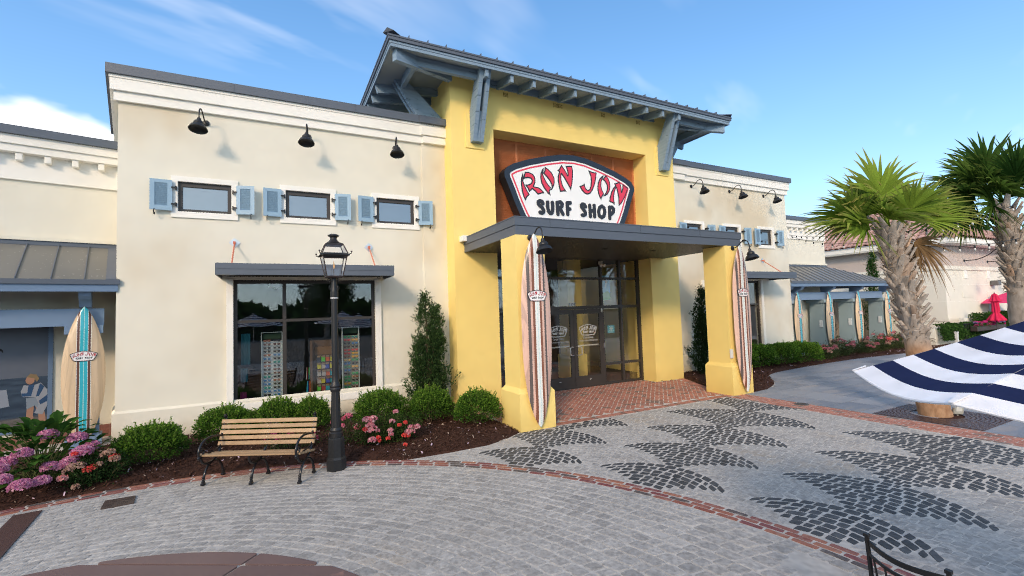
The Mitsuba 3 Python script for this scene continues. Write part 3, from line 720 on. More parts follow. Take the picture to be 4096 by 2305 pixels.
# ---- entrance canopy on two pillars
CX0, CX1, CY0 = 4.12, 10.71, 7.74
ck = part(SHOP, 'canopy', cat(B(CX0 + .03, CX1 - .03, CY0 + .03, PY - .002, 3.78, 4.06), B(5.012, 10.198, PY, 10.998, 3.78, 4.06)), 'coping')
def fasc(z0, z1, o): return cat(B(CX0 - o, CX1 + o, CY0 - o, CY0 + .03, z0, z1), B(CX0 - o, CX0 + .03, CY0 + .03, PY - .003, z0, z1), B(CX1 - .03, CX1 + o, CY0 + .03, PY - .003, z0, z1))
part(ck, 'fascia', fasc(3.745, 3.925, 0), 'coping'); part(ck, 'fascia', fasc(3.93, 4.085, .018), 'coping')
part(ck, 'cap', fasc(4.085, 4.105, .028), 'coping')
for x in (4.9, 7.3, 9.2): part(ck, 'joint', B(x, x + .01, CY0 - .019, CY0 - .017, 3.93, 4.085), 'satin', color=(.03, .035, .04))
y = CY0 + .032; i = 0
while y < 10.99:
    xa, xb = (CX0 + .031, CX1 - .031) if y < PY - .12 else (5.013, 10.197)
    part(ck, 'soffit_plank', cat(B(xa, xb, y, min(y + .128, 10.99), 3.752, 3.758), B(xa, xb, y + .128, min(y + .14, 10.995), 3.765, 3.77)), 'satin', color=(.042, .038, .031)); y += .14
for x in (5.6, 7.3, 8.9): part(ck, 'downlight', lathe([(.085, 0), (.085, .004), (.06, .0045), (.055, .02), (0, .02)], 20, (x, 9.0, 3.738)), 'satin', color=(.015, .014, .013), smooth=30)
part(ck, 'flashing', B(4.0, 4.14, 10.2, PY - .001, 4.0, 4.13), 'trim')
def pillar(x0, x1, px0, px1):
    k = part(SHOP, 'pillar', B(x0, x1, 7.742, 8.40, .79, 3.745), 'yellow')
    part(k, 'base', cat(B(px0, px1, 7.665, 8.47, -.02, .70), hull([(a, b, z) for z, o in ((.70, 0), (.79, .065)) for a in (px0 + o, px1 - o) for b in (7.665 + o, 8.47 - o)])), 'yellow')
pillar(4.122, 4.762, 4.055, 4.83); pillar(10.08, 10.708, 10.015, 10.775)
for x, z in ((10.07, 1.02),): part(SHOP, 'socket_plate', B(x - .012, x + .06, 7.70, 7.741, z - .1, z + .12), 'satin', color=(.7, .7, .68))
# ---- glazed entrance
def verticals():
    p = R2(5.015, 10.195, .01, 3.775)
    xs = [5.06, 5.80, 6.53, 8.70, 9.42, 10.15]
    for a, b in zip(xs[:-1], xs[1:]):
        pa, pb = a + .035, b - .035
        if a == 6.53:
            p = p.difference(R2(pa, pb, .01, 2.27)).difference(R2(pa, pb, 2.36, 3.135)).difference(R2(pa, pb, 3.205, 3.74))
        else:
            for za, zb in ((.07, .575), (.645, 2.27), (2.36, 3.135), (3.205, 3.74)): p = p.difference(R2(pa, pb, za, zb))
    return p, xs
p, xs = verticals()
sf = part(SHOP, 'storefront', exz(p, 10.96, 11.06), 'satin', color=BRONZE)
def pane(parent, x0, x1, z0, z1, y=11.01):
    part(parent, 'pane', (np.array([(x0, y, z0), (x1, y, z0), (x1, y, z1), (x0, y, z1)], float), np.array([[0, 1, 2], [0, 2, 3]])), 'glass')
for a, b in zip(xs[:-1], xs[1:]):
    if a == 6.53: pane(sf, a, b, 2.3, 3.17); pane(sf, a, b, 3.17, 3.76)
    else:
        for za, zb in ((.04, .61), (.61, 2.31), (2.31, 3.17), (3.17, 3.76)): pane(sf, a, b, za, zb)
for x0, x1, hx in ((6.572, 7.612, 7.54), (7.622, 8.662, 7.70)):
    d = part(SHOP, 'door', exz(R2(x0, x1, .012, 2.265).difference(R2(x0 + .115, x1 - .115, .34, 2.13)), 10.945, 10.995), 'satin', color=BRONZE, label=None)
    pane(d, x0 + .1, x1 - .1, .32, 2.15, 10.972)
    s = -1 if hx < 7.6 else 1
    part(d, 'handle', tube(spline([(hx, 10.945, 1.20), (hx, 10.885, 1.20), (hx + s * .02, 10.86, 1.19), (hx + s * .10, 10.86, 1.18), (hx + s * .115, 10.86, 1.16), (hx + s * .115, 10.86, .99), (hx + s * .10, 10.86, .965), (hx + s * .02, 10.86, .955), (hx, 10.885, .95), (hx, 10.945, .95)], 40), .013, 8), 'metal', color=(.7, .7, .7), smooth=40)
    part(d, 'push_bar', B(x0 + .1, x1 - .1, 11.03, 11.06, 1.19, 1.225), 'satin', color=(.55, .54, .5))
    part(d, 'kick_plate', B((x0 + x1) / 2 - .03, (x0 + x1) / 2 + .03, 10.942, 10.946, .225, .24), 'satin', color=(.6, .6, .58))
part(SHOP, 'door_closer', cat(B(8.61, 8.66, 10.92, 10.95, 2.16, 2.27), B(8.68, 8.71, 10.92, 10.96, 1.10, 1.24)), 'metal', color=(.6, .6, .6))
# ---- rooms behind the glass
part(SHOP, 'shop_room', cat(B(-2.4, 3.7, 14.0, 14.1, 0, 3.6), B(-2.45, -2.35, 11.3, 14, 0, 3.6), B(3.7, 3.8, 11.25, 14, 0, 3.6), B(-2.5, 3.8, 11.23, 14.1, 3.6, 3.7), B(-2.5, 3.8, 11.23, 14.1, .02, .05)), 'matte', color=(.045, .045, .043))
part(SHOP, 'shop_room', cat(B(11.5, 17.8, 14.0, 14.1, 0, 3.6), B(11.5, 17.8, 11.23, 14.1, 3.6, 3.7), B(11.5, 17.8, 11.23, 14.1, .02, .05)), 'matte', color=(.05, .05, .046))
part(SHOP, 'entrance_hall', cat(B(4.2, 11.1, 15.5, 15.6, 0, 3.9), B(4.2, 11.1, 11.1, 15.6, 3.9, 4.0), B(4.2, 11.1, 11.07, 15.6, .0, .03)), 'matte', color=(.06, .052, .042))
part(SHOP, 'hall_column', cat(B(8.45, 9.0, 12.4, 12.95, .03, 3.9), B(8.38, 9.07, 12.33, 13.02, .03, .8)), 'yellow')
# ---- rear of the building, out of sight but solid
part(SHOP, 'rear_wall', cat(B(-3.3, 18.07, 16.8, 17.0, -.1, 6.8), B(4.1, 11.1, 16.4, 16.6, 6.8, 8.25)), 'cream')
# ---------------------------------------------------------------- low side wings with porticos
AX, NB, P0 = np.array([.975, .2215, 0]), np.array([-.2215, .975, 0]), np.array([-2.655, 11.0, 0])
AX /= np.linalg.norm(AX); NB /= np.linalg.norm(NB)
def LF(m):                                             # (s along the portico, back from its eave, z) -> world
    v, f, _ = arr(m)
    return P0 + v[:, :1] * AX + v[:, 1:2] * NB + v[:, 2:] * np.array([0, 0, 1.0]), f
def low_wing(M, x0, x1, endR):
    """upper wall at 1.22 m behind the eave line with its cornice; M maps local boxes to the world"""
    bk = 1.22
    part(SHOP, 'wall', M(B(x0, x1, bk, bk + .2, -.1, 5.95)), 'cream')
    part(SHOP, 'frieze', M(cat(B(x0, x1 + endR * .04, bk - .04, bk, 5.07, 5.72), B(x0, x1 + endR * .05, bk - .05, bk - .04, 5.07, 5.085))), 'trim')
    for i, s in enumerate(np.arange(x0 + .15, x1 - .05, .385)):
        part(SHOP, 'modillion', M(CB(s, s + .095, bk - .17, bk - .04, 5.42, 5.56, .008)), 'trim')
    part(SHOP, 'cornice', M(cat(B(x0, x1 + endR * .2, bk - .20, bk + .1, 5.562, 5.70), B(x0, x1 + endR * .24, bk - .24, bk + .1, 5.703, 5.87))), 'trim')
    part(SHOP, 'coping', M(cat(B(x0, x1 + endR * .3, bk - .30, bk + .15, 5.873, 6.03))), 'coping')
    part(SHOP, 'ledge', M(B(x0, x1 + endR * .05, bk - .05, bk, 3.93, 4.0)), 'cream')
    if endR: part(SHOP, 'wall', M(B(x1 - .2, x1, bk + .2, bk + 3.5, -.1, 5.95)), 'cream')
def portico(M, x0, x1, hip):
    zt, ze = 3.86, 3.10
    xt = x1 - hip
    V = np.array([(x0, -.05, ze), (x1 + .05, -.05, ze), (xt, 1.2, zt), (x0, 1.2, zt), (x0, -.05, ze - .03), (x1 + .05, -.05, ze - .03), (xt, 1.2, zt - .03), (x0, 1.2, zt - .03), (x1 + .05, 3.2, ze), (x1 + .05, 3.2, ze - .03)])
    F = [[0, 1, 2], [0, 2, 3], [4, 6, 5], [4, 7, 6]]
    if hip: F += [[1, 8, 2], [5, 6, 9]]
    k = part(SHOP, 'portico_roof', M((V, np.array(F))), 'roof_metal')
    n = int((x1 - x0) / .43)
    for i in range(1, n + (1 if hip else 1)):
        s = x1 - i * .43 if not hip else x0 + i * .43
        t = 1.0 if s < xt else max(0.05, (x1 + .05 - s) / (x1 + .05 - xt))
        e = np.array([(s, -.05, ze), (s, -.05 + 1.25 * t, ze + (zt - ze) * t)])
        part(k, 'seam', M(hull(np.vstack([e + [-.007, 0, 0], e + [.007, 0, 0], e + [-.007, 0, .035], e + [.007, 0, .035]]))), 'coping')
    part(k, 'flashing', M(cat(B(x0, xt, 1.16, 1.22, zt - .02, zt + .03), B(x0, xt, 1.2, 1.219, zt + .03, zt + .10))), 'coping')
    if not hip: part(k, 'flashing', M(hull([(x1 - .14, -.05, ze + .004), (x1, -.05, ze + .004), (x1 - .14, 1.2, zt + .004), (x1, 1.2, zt + .004), (x1 - .14, -.05, ze + .02), (x1, -.05, ze + .02), (x1 - .14, 1.2, zt + .02), (x1, 1.2, zt + .02)])), 'coping')
    part(k, 'drip_edge', M(B(x0, x1 + .06, -.075, -.04, ze - .085, ze + .003)), 'coping')
    part(k, 'fascia', M(cat(B(x0, x1 + .03, -.04, 0.0, 2.885, ze - .03), *([B(x1 - .01, x1 + .03, 0, 3.2, 2.885, ze - .03)] if hip else []))), 'satin', color=(.14, .215, .33))
    part(k, 'soffit', M(B(x0, x1, .0, 1.2 if not hip else 3.2, 2.95, 2.97)), 'matte', color=(.035, .04, .05))  # near-black colour stands in for the deep shade under the portico roof
    part(k, 'beam', M(B(x0, x1 - .17 if not hip else x1 + .1, .43, .62, 2.27 if not hip else 2.34, 2.59 if not hip else 2.66)), 'satin', color=(.17, .25, .37))
def corbel(M, s, w, ztop=2.95):
    prof = Polygon([(.62, 2.60), (.40, 2.60), (.34, 2.62), (.30, 2.68), (.24, 2.73), (.14, 2.76), (.08, 2.82), (.06, 2.90), (.06, ztop), (.62, ztop)])
    m = ext(prof, (s - w / 2, 0, 0), (0, 1, 0), (0, 0, 1), (1, 0, 0), w)
    part(SHOP, 'corbel', M(m), 'satin', color=(.17, .25, .37))
low_wing(LF, -7, 0.0, 0); portico(LF, -7, 0.0, 0)
corbel(LF, -.43, .17)
for s in (-.43, -3.6):
    ck2 = part(SHOP, 'portico_column', LF(cat(B(s - .21, s + .21, .36, .66, .24, 2.12))), 'satin', color=(.17, .25, .37))
    part(ck2, 'capital', LF(B(s - .28, s + .25, .33, .68, 2.12, 2.268)), 'satin', color=(.17, .25, .37))
    part(ck2, 'base', LF(cat(B(s - .25, s + .25, .30, .70, -.05, .24))), 'satin', color=(.17, .25, .37))
part(SHOP, 'portico_floor', LF(B(-7, 0.2, .1, 1.3, -.1, .03)), 'mortar')
part(SHOP, 'brick_base', LF(B(-7, -.0, 1.19, 1.22, .03, .27)), 'brick', uv=(.7, 0))
RF = lambda m: xf(m, None, (0, 11.0, 0))
low_wing(RF, 18.071, 22.87, 1); portico(RF, 18.071, 25.9, 3.0)
PX = [18.73, 21.02, 23.30, 25.92]
for x in PX:
    k = part(SHOP, 'portico_pier', hull([(a, 11.0 + b, z) for z, o in ((-.05, 0.03), (2.2, -.03)) for a in (x - o, x + .55 + o) for b in (.42 - o, 1.05 + o)]), 'satin', color=PIER)
    part(k, 'capital', B(x - .05, x + .60, 11.36, 12.12, 2.2, 2.339), 'satin', color=PIER)
    part(k, 'base', B(x - .06, x + .61, 11.35, 12.13, -.05, .26), 'satin', color=PIER)
    part(k, 'socket_plate', B(x - .042, x - .0, 11.5, 11.62, 1.15, 1.45), 'satin', color=(.62, .66, .68))
for x in [18.3] + [a + .28 for a in PX]: corbel(RF, x, .2)
part(SHOP, 'doorway', cat(B(19.6, 19.72, 12.12, 12.24, 0, 2.3), B(20.45, 20.57, 12.12, 12.24, 0, 2.3)), 'satin', color=(.10, .15, .24))
part(SHOP, 'portico_floor', B(18.08, 26.2, 11.36, 14, -.1, .02), 'mortar')
# ---------------------------------------------------------------- the shop sign and its emblem
WORD_TOP = {
  'R1': [(-1.662,0.482),(-1.645,0.369),(-1.657,0.253),(-1.612,0.126),(-1.534,-0.015),(-1.473,-0.1),(-1.56,-0.181),(-1.61,-0.28),(-1.662,-0.19),(-1.71,-0.031),(-1.731,0.147),(-1.72,0.328)],
  'R2': [(-1.596,0.514),(-1.475,0.519),(-1.355,0.479),(-1.288,0.398),(-1.277,0.291),(-1.296,0.206),(-1.337,0.139),(-1.189,0.125),(-1.096,0.076),(-0.994,-0.024),(-1.101,-0.038),(-1.218,-0.085),(-1.308,0.006),(-1.391,0.056),(-1.479,-0.034),(-1.522,0.052),(-1.584,0.128),(-1.623,0.161),(-1.545,0.165),(-1.46,0.193),(-1.402,0.245),(-1.39,0.296),(-1.422,0.339),(-1.501,0.351),(-1.579,0.334),(-1.651,0.302),(-1.631,0.419)],
  'O1a': [(-0.996,0.696),(-1.005,0.605),(-1.034,0.518),(-1.003,0.437),(-0.931,0.31),(-0.857,0.216),(-0.791,0.163),(-0.804,0.095),(-0.835,0.049),(-0.806,-0.074),(-0.906,-0.008),(-1.017,0.117),(-1.089,0.244),(-1.121,0.391),(-1.105,0.527),(-1.052,0.634)],
  'O1b': [(-0.961,0.723),(-0.856,0.673),(-0.743,0.584),(-0.669,0.456),(-0.655,0.338),(-0.679,0.234),(-0.734,0.127),(-0.799,0.066),(-0.794,0.096),(-0.761,0.175),(-0.768,0.242),(-0.822,0.338),(-0.906,0.431),(-0.972,0.491),(-1.028,0.527),(-0.976,0.609)],
  'N1': [(-0.411,0.845),(-0.344,0.766),(-0.258,0.655),(-0.211,0.565),(-0.216,0.677),(-0.269,0.83),(-0.052,0.852),(-0.024,0.716),(-0.033,0.541),(-0.069,0.311),(-0.125,0.136),(-0.176,0.231),(-0.252,0.345),(-0.337,0.474),(-0.424,0.576),(-0.438,0.48),(-0.424,0.362),(-0.38,0.229),(-0.275,0.089),(-0.386,0.086),(-0.488,0.059),(-0.522,0.198),(-0.55,0.366),(-0.548,0.486),(-0.501,0.636),(-0.556,0.665),(-0.477,0.734)],
  'J': [(0.52,0.795),(0.654,0.757),(0.818,0.757),(0.786,0.574),(0.733,0.39),(0.647,0.221),(0.555,0.106),(0.445,0.065),(0.34,0.096),(0.249,0.184),(0.176,0.295),(0.288,0.328),(0.372,0.39),(0.373,0.319),(0.411,0.235),(0.474,0.205),(0.54,0.238),(0.585,0.358),(0.602,0.519),(0.583,0.642)],
  'O2a': [(1.116,0.718),(1.069,0.676),(1.025,0.599),(0.981,0.487),(0.963,0.377),(0.991,0.271),(1.041,0.168),(1.061,0.134),(1.009,0.084),(0.966,0.017),(0.946,-0.052),(0.889,0.029),(0.84,0.15),(0.822,0.291),(0.845,0.437),(0.907,0.569),(1.002,0.669)],
  'O2b': [(1.157,0.726),(1.236,0.64),(1.297,0.519),(1.307,0.374),(1.27,0.243),(1.197,0.146),(1.103,0.083),(1.009,0.071),(1.071,0.116),(1.144,0.213),(1.184,0.326),(1.178,0.416),(1.137,0.484),(1.08,0.542),(1.012,0.58),(1.078,0.632),(1.126,0.683)],
  'N2': [(1.658,0.586),(1.71,0.486),(1.737,0.36),(1.727,0.267),(1.774,0.382),(1.782,0.512),(1.884,0.457),(1.989,0.421),(1.945,0.286),(1.839,0.092),(1.711,-0.085),(1.601,-0.18),(1.596,-0.057),(1.594,0.108),(1.559,0.288),(1.529,0.377),(1.478,0.28),(1.434,0.13),(1.426,-0.016),(1.452,-0.155),(1.364,-0.103),(1.24,-0.077),(1.271,0.061),(1.337,0.231),(1.413,0.347),(1.498,0.438),(1.456,0.498),(1.573,0.528)],
}
WORD_LOW = {
  'S': [[(-1.071,-0.311),(-1.101,-0.262),(-1.164,-0.247),(-1.212,-0.276),(-1.215,-0.334),(-1.169,-0.384),(-1.095,-0.436),(-1.056,-0.497),(-1.062,-0.547),(-1.109,-0.579),(-1.171,-0.563)]],
  'U': [[(-0.918,-0.264),(-0.924,-0.395),(-0.9,-0.511),(-0.853,-0.566),(-0.81,-0.563),(-0.768,-0.501),(-0.757,-0.382),(-0.765,-0.262)]],
  'R': [[(-0.607,-0.249),(-0.594,-0.577)],[(-0.607,-0.249),(-0.502,-0.227),(-0.44,-0.273),(-0.457,-0.346),(-0.529,-0.391),(-0.427,-0.562)]],
  'F': [[(-0.27,-0.234),(-0.265,-0.559)],[(-0.27,-0.232),(-0.167,-0.224)],[(-0.268,-0.405),(-0.19,-0.4)]],
  'S2': [[(0.362,-0.294),(0.318,-0.234),(0.253,-0.227),(0.215,-0.265),(0.227,-0.325),(0.289,-0.391),(0.345,-0.457),(0.34,-0.513),(0.281,-0.548),(0.233,-0.543)]],
  'H': [[(0.51,-0.242),(0.519,-0.564)],[(0.671,-0.235),(0.67,-0.561)],[(0.517,-0.4),(0.669,-0.384)]],
  'O': [[(0.948,-0.23),(1.027,-0.274),(1.054,-0.389),(1.014,-0.517),(0.928,-0.573),(0.847,-0.528),(0.823,-0.405),(0.865,-0.286),(0.948,-0.23)]],
  'P': [[(1.236,-0.24),(1.228,-0.575)],[(1.235,-0.244),(1.329,-0.233),(1.389,-0.292),(1.371,-0.375),(1.275,-0.454)]],
}
_h = [(0, 1.165), (.42, 1.13), (.92, 1.02), (1.48, .865), (1.93, .70), (2.13, .585), (2.225, .45), (2.215, .32), (2.06, -.05), (1.93, -.38), (1.78, -.70), (1.66, -.90), (1.56, -.985), (1.4, -1.03), (.7, -1.09), (0, -1.105)]
EMB = Polygon(_h + [(-x, z) for x, z in _h[-2:0:-1]])
EMB = EMB.buffer(-.08).buffer(.08)
LET = {k: Polygon(v).buffer(0) for k, v in WORD_TOP.items()}
LOW = {k: unary_union([LineString(q).buffer(.052, 8) for q in v]) for k, v in WORD_LOW.items()}
SY, SX, SZ = 10.60, 7.585, 5.5
SIGN = thing('shop_sign', 'large white and black shield sign reading RON JON SURF SHOP above the entrance canopy', 'sign')
def sg(poly, y0, y1): return exz(shapely.affinity.translate(poly, SX, SZ), y0, y1)
part(SIGN, 'case', sg(EMB, SY, SY + .30), 'satin', color=(.016, .018, .022))
part(SIGN, 'rim', sg(EMB.difference(EMB.buffer(-.155)), SY - .03, SY), 'gloss', color=(.014, .018, .027))
part(SIGN, 'face', sg(EMB.buffer(-.16), SY - .012, SY), 'satin', color=(.80, .80, .79))
part(SIGN, 'border_line', sg(EMB.buffer(-.205).difference(EMB.buffer(-.25)), SY - .016, SY - .012), 'satin', color=(.66, .05, .085))
for k, p in LET.items():
    q = part(SIGN, 'letter', sg(p, SY - .021, SY - .012), 'satin', color=(.018, .020, .026))
    part(q, 'fill', sg(p.buffer(-.034), SY - .025, SY - .021), 'satin', color=(.66, .04, .08))
for k, p in LOW.items(): part(SIGN, 'letter', sg(p, SY - .035, SY - .012), 'satin', color=(.020, .022, .028))
def emblem(parent, M, s, white=False, name='emblem'):
    """the same shield, s metres wide per sign metre; M maps (x, y towards the viewer, z)"""
    def pl(poly, d0, d1): return M(ext(shapely.affinity.scale(poly, s, s, origin=(0, 0)), (0, d0, 0), (1, 0, 0), (0, 0, 1), (0, 1, 0), d1 - d0))
    allw = unary_union(list(LET.values())); low = unary_union(list(LOW.values()))
    if white:
        k = part(parent, name, pl(EMB.difference(EMB.buffer(-.13)), 0, .0015), 'matte', color=(.62, .62, .6))
        part(k, 'lettering', cat(pl(allw, 0, .0015), pl(low, 0, .0015)), 'matte', color=(.62, .62, .6)); return
    k = part(parent, name, pl(EMB, 0, .012), 'satin', color=(.016, .018, .022))
    part(k, 'face', pl(EMB.buffer(-.14), .012, .0135), 'satin', color=(.78, .78, .77))
    part(k, 'border_line', pl(EMB.buffer(-.21).difference(EMB.buffer(-.245)), .0135, .0142), 'satin', color=(.5, .05, .06))
    part(k, 'lettering', cat(pl(allw, .0135, .0145), pl(low, .0135, .0145)), 'satin', color=(.02, .02, .022))
    part(k, 'letter_fill', pl(unary_union([p.buffer(-.036) for p in LET.values()]), .0145, .0152), 'satin', color=(.62, .035, .05))
# lettering on the doors
D0, D1 = f'{SHOP}__door', f'{SHOP}__door_001'
for dk, cx in ((D0, 7.092), (D1, 8.142)):
    M = lambda m, cx=cx: (lambda v, f: (np.c_[cx + v[:, 0], 10.970 - v[:, 1], 1.655 + v[:, 2]], f))(*arr(m)[:2])
    emblem(dk, M, .63 / 4.4, True, 'decal')
    for txt, z, hgt in (('Open Daily', 1.415, .052), ('www.ronjonsurfshop.com', 1.335, .040)):
        t = meshkit.text_mesh(txt, hgt, .0015); v = np.array(t.vertices); w = v[:, 0].max()
        sx = min(1.0, .66 / w)
        part(dk, 'lettering', (np.c_[cx + (v[:, 0] - w / 2) * sx, 10.970 - v[:, 2], z + v[:, 1]], np.array(t.faces)), 'matte', color=(.62, .62, .6))
NUM = thing('street_number', 'white number plates reading 1308 in the glass over the entrance doors', 'house number')
for i, ch in enumerate('1308'):
    x = 7.515 + i * .06
    q = part(NUM, 'plate', B(x, x + .055, 11.0, 11.004, 2.372, 2.462), 'matte', color=(.70, .70, .68))
    t = meshkit.text_mesh(ch, .07, .0012, True); v = np.array(t.vertices); w = v[:, 0].max() - v[:, 0].min()
    part(q, 'digit', (np.c_[x + .0275 + (v[:, 0] - v[:, 0].min() - w / 2) * .85, 11.0 - v[:, 2], 2.382 + v[:, 1]], np.array(t.faces)), 'matte', color=(.02, .02, .02))
HRS = thing('hours_sign', 'small teal opening hours notice on the glass right of the doors', 'notice')
part(HRS, 'card', B(8.885, 9.15, 11.0, 11.004, 1.52, 1.75), 'matte', color=(.10, .28, .32))
for txt, z, hgt in (('Store Hours', 1.712, .020), ('OPEN DAILY', 1.578, .024), ('10am-10pm', 1.54, .018)):
    t = meshkit.text_mesh(txt, hgt, .001); v = np.array(t.vertices); w = v[:, 0].max(); sx = min(1, .2 / w)
    part(HRS, 'lettering', (np.c_[9.0175 + (v[:, 0] - w / 2) * sx, 10.999 - v[:, 2], z + v[:, 1]], np.array(t.faces)), 'matte', color=(.65, .7, .7))
emblem(HRS, lambda m: (lambda v, f: (np.c_[9.0175 + v[:, 0], 10.998 - v[:, 1], 1.655 + v[:, 2]], f))(*arr(m)[:2]), .13 / 4.4, True)
SP = thing('surf_poster', 'blue and green poster hanging behind the glass at the right of the doors', 'poster')
part(SP, 'sheet', B(8.75, 9.12, 11.09, 11.094, 2.52, 3.27), 'matte', color=(.22, .42, .55))
part(SP, 'sea', exz(Polygon([(8.751, 2.521), (9.119, 2.521), (9.119, 2.74), (9.0, 2.79), (8.87, 2.74), (8.751, 2.80)]), 11.086, 11.089), 'matte', color=(.25, .42, .14))
part(SP, 'board', exz(shapely.affinity.rotate(shapely.affinity.scale(Point(8.98, 3.02).buffer(.05), .42, 3.0), -24), 11.084, 11.087), 'matte', color=(.55, .56, .52))
part(SP, 'rider', exz(LineString([(8.80, 3.20), (8.88, 3.13), (8.95, 3.15), (8.97, 3.06)]).buffer(.022), 11.082, 11.085), 'matte', color=(.42, .2, .08))
# ---------------------------------------------------------------- gooseneck wall lamps
def wall_lamp(x, y, z, label, group, reach=.47, s=1.0, tw=0.12):
    k = thing('wall_lamp', label, 'wall lamp', group)
    c, sn = math.cos(tw), math.sin(tw)
    W = lambda m: (lambda v, f: (np.c_[x + s * (v[:, 0] * c + v[:, 1] * sn), y - s * (-v[:, 0] * sn + v[:, 1] * c), z + s * v[:, 2]], f))(*arr(m)[:2])
    part(k, 'plate', W(xf(lathe([(0, 0), (.062, 0), (.062, .014), (.03, .028), (0, .03)], 24), np.array([[1, 0, 0], [0, 0, 1], [0, 1, 0.]]))), 'satin', color=IRON, smooth=35)
    part(k, 'arm', W(tube(spline([(0, .02, 0), (0, .10, .005), (0, .19, .06), (0, .27, .125), (0, .36, .145), (0, .435, .10), (0, reach, .0), (0, reach, -.10)], 42), .0125, 10)), 'satin', color=IRON, smooth=40)
    prof = [(0, -.085), (.028, -.085), (.036, -.10), (.036, -.145), (.05, -.15), (.076, -.168), (.090, -.20), (.088, -.225), (.082, -.232), (.105, -.245), (.135, -.275), (.150, -.31), (.157, -.335), (.163, -.342), (.154, -.342), (.143, -.31), (.118, -.27), (.08, -.245), (0, -.23)]
    part(k, 'shade', W(xf(lathe(prof, 36, (0, 0, .09)), rotx(.24), (0, reach, -.09))), 'satin', color=IRON, smooth=30)
for i, (x, w) in enumerate(zip((-1.24, .68, 2.61), ('leftmost', 'middle', 'rightmost'))):
    wall_lamp(x, WY, 6.33, f'{w} of three black gooseneck lamps on the left cream wall above the shutters', 'gooseneck lamps on the left wall', tw=-.14)
for i, (x, w) in enumerate(zip((12.80, 14.77, 16.72), ('nearest the yellow tower', 'in the middle', 'farthest right'))):
    wall_lamp(x, WY, 6.38, f'black gooseneck lamp on the right cream wall, the one {w}', 'gooseneck lamps on the right wall', tw=.05)
wall_lamp(4.44, 7.742, 3.69, 'black gooseneck lamp over the surfboard on the left yellow pillar', 'gooseneck lamps on the pillars', tw=0)
wall_lamp(10.385, 7.742, 3.69, 'black gooseneck lamp over the surfboard on the right yellow pillar', 'gooseneck lamps on the pillars', tw=0)
# ---------------------------------------------------------------- surfboards
MAPLE, CEDAR, WALNUT, GRAYW, REDW = .1, .25, .45, .65, .9
def surfboard(M, z0, z1, W, strips, label, group, em, top=2.3, bot=2.0, thick=.06):
    k = thing('surfboard', label, 'surfboard', group)
    zz = z0 + (z1 - z0) * (0.5 - 0.5 * np.cos(np.linspace(0, math.pi, 64))); t = (zz - z0) / (z1 - z0) * 2 - 1
    w = W * np.where(t > 0, (1 - np.abs(t) ** top) ** .78, (1 - np.abs(t) ** bot) ** .70)
    w = np.maximum(w, 1e-4)
    def sheet(xa, xb, lift=0.0):
        n = 5 if abs(xa) < W * .9 and abs(xb) < W * .9 else 14
        u = np.linspace(0, 1, n)
        xs_ = np.clip(xa + (xb - xa) * u[None, :], -w[:, None], w[:, None])
        keep = (np.clip(xb, -w, w) - np.clip(xa, -w, w)) > 1e-4
        d = thick * (1 - np.abs(xs_ / w[:, None]) ** 3.5) * np.clip(w / W * 1.6, 0.2, 1)[:, None] + lift
        rows = np.nonzero(keep)[0]
        if len(rows) < 2: return None
        a, b = max(rows[0] - 1, 0), min(rows[-1] + 1, len(zz) - 1)
        V = np.stack([xs_[a:b + 1], d[a:b + 1], np.broadcast_to(zz[a:b + 1, None], xs_[a:b + 1].shape)], -1).reshape(-1, 3)
        m = b - a + 1; i = np.arange(m * n).reshape(m, n)
        p, q, r, s_ = i[:-1, :-1].ravel(), i[:-1, 1:].ravel(), i[1:, 1:].ravel(), i[1:, :-1].ravel()
        return V, np.vstack([np.stack([p, r, q], 1), np.stack([p, s_, r], 1)])
    # hull and back of the board
    n = len(zz); V = np.vstack([np.c_[-w, np.zeros(n), zz], np.c_[w, np.zeros(n), zz], np.c_[-w * .7, np.full(n, -.03), zz], np.c_[w * .7, np.full(n, -.03), zz]])
    i = np.arange(n - 1); F = []
    for a, b in ((0, 2), (2, 3), (3, 1)): F += [np.stack([a * n + i, b * n + i, b * n + i + 1], 1), np.stack([a * n + i, b * n + i + 1, a * n + i + 1], 1)]
    part(k, 'rail', M((V, np.vstack(F))), 'gloss', color=(.42, .30, .20))
    for j, (xa, xb, kind, nm) in enumerate(strips):
        sh = sheet(xa, xb)
        if sh is None: continue
        if isinstance(kind, tuple): part(k, nm, M(sh), 'gloss', color=kind, smooth=True)
        else: part(k, nm, M(sh), 'board_wood', uv=(kind, (j * .37) % 1), smooth=True)
    cx, cz, s = em
    emblem(k, lambda m: M((lambda v, f: (np.c_[v[:, 0] + cx, v[:, 1] + thick * .93, v[:, 2] + cz], f))(*arr(m)[:2])), s)
    return k
WHT, TEAL, PALE = (.74, .76, .72), (.045, .42, .50), (.25, .55, .60)
ST = [(-.34, -.21, CEDAR, 'veneer'), (-.21, -.15, GRAYW, 'veneer'), (-.15, -.105, CEDAR, 'veneer'), (-.105, -.052, REDW, 'veneer'), (-.052, -.003, WHT, 'stripe'), (-.003, .003, PALE, 'pinline'), (.003, .048, WHT, 'stripe'), (.048, .095, REDW, 'veneer'), (.095, .14, CEDAR, 'veneer'), (.14, .185, GRAYW, 'veneer'), (.185, .34, CEDAR, 'veneer')]
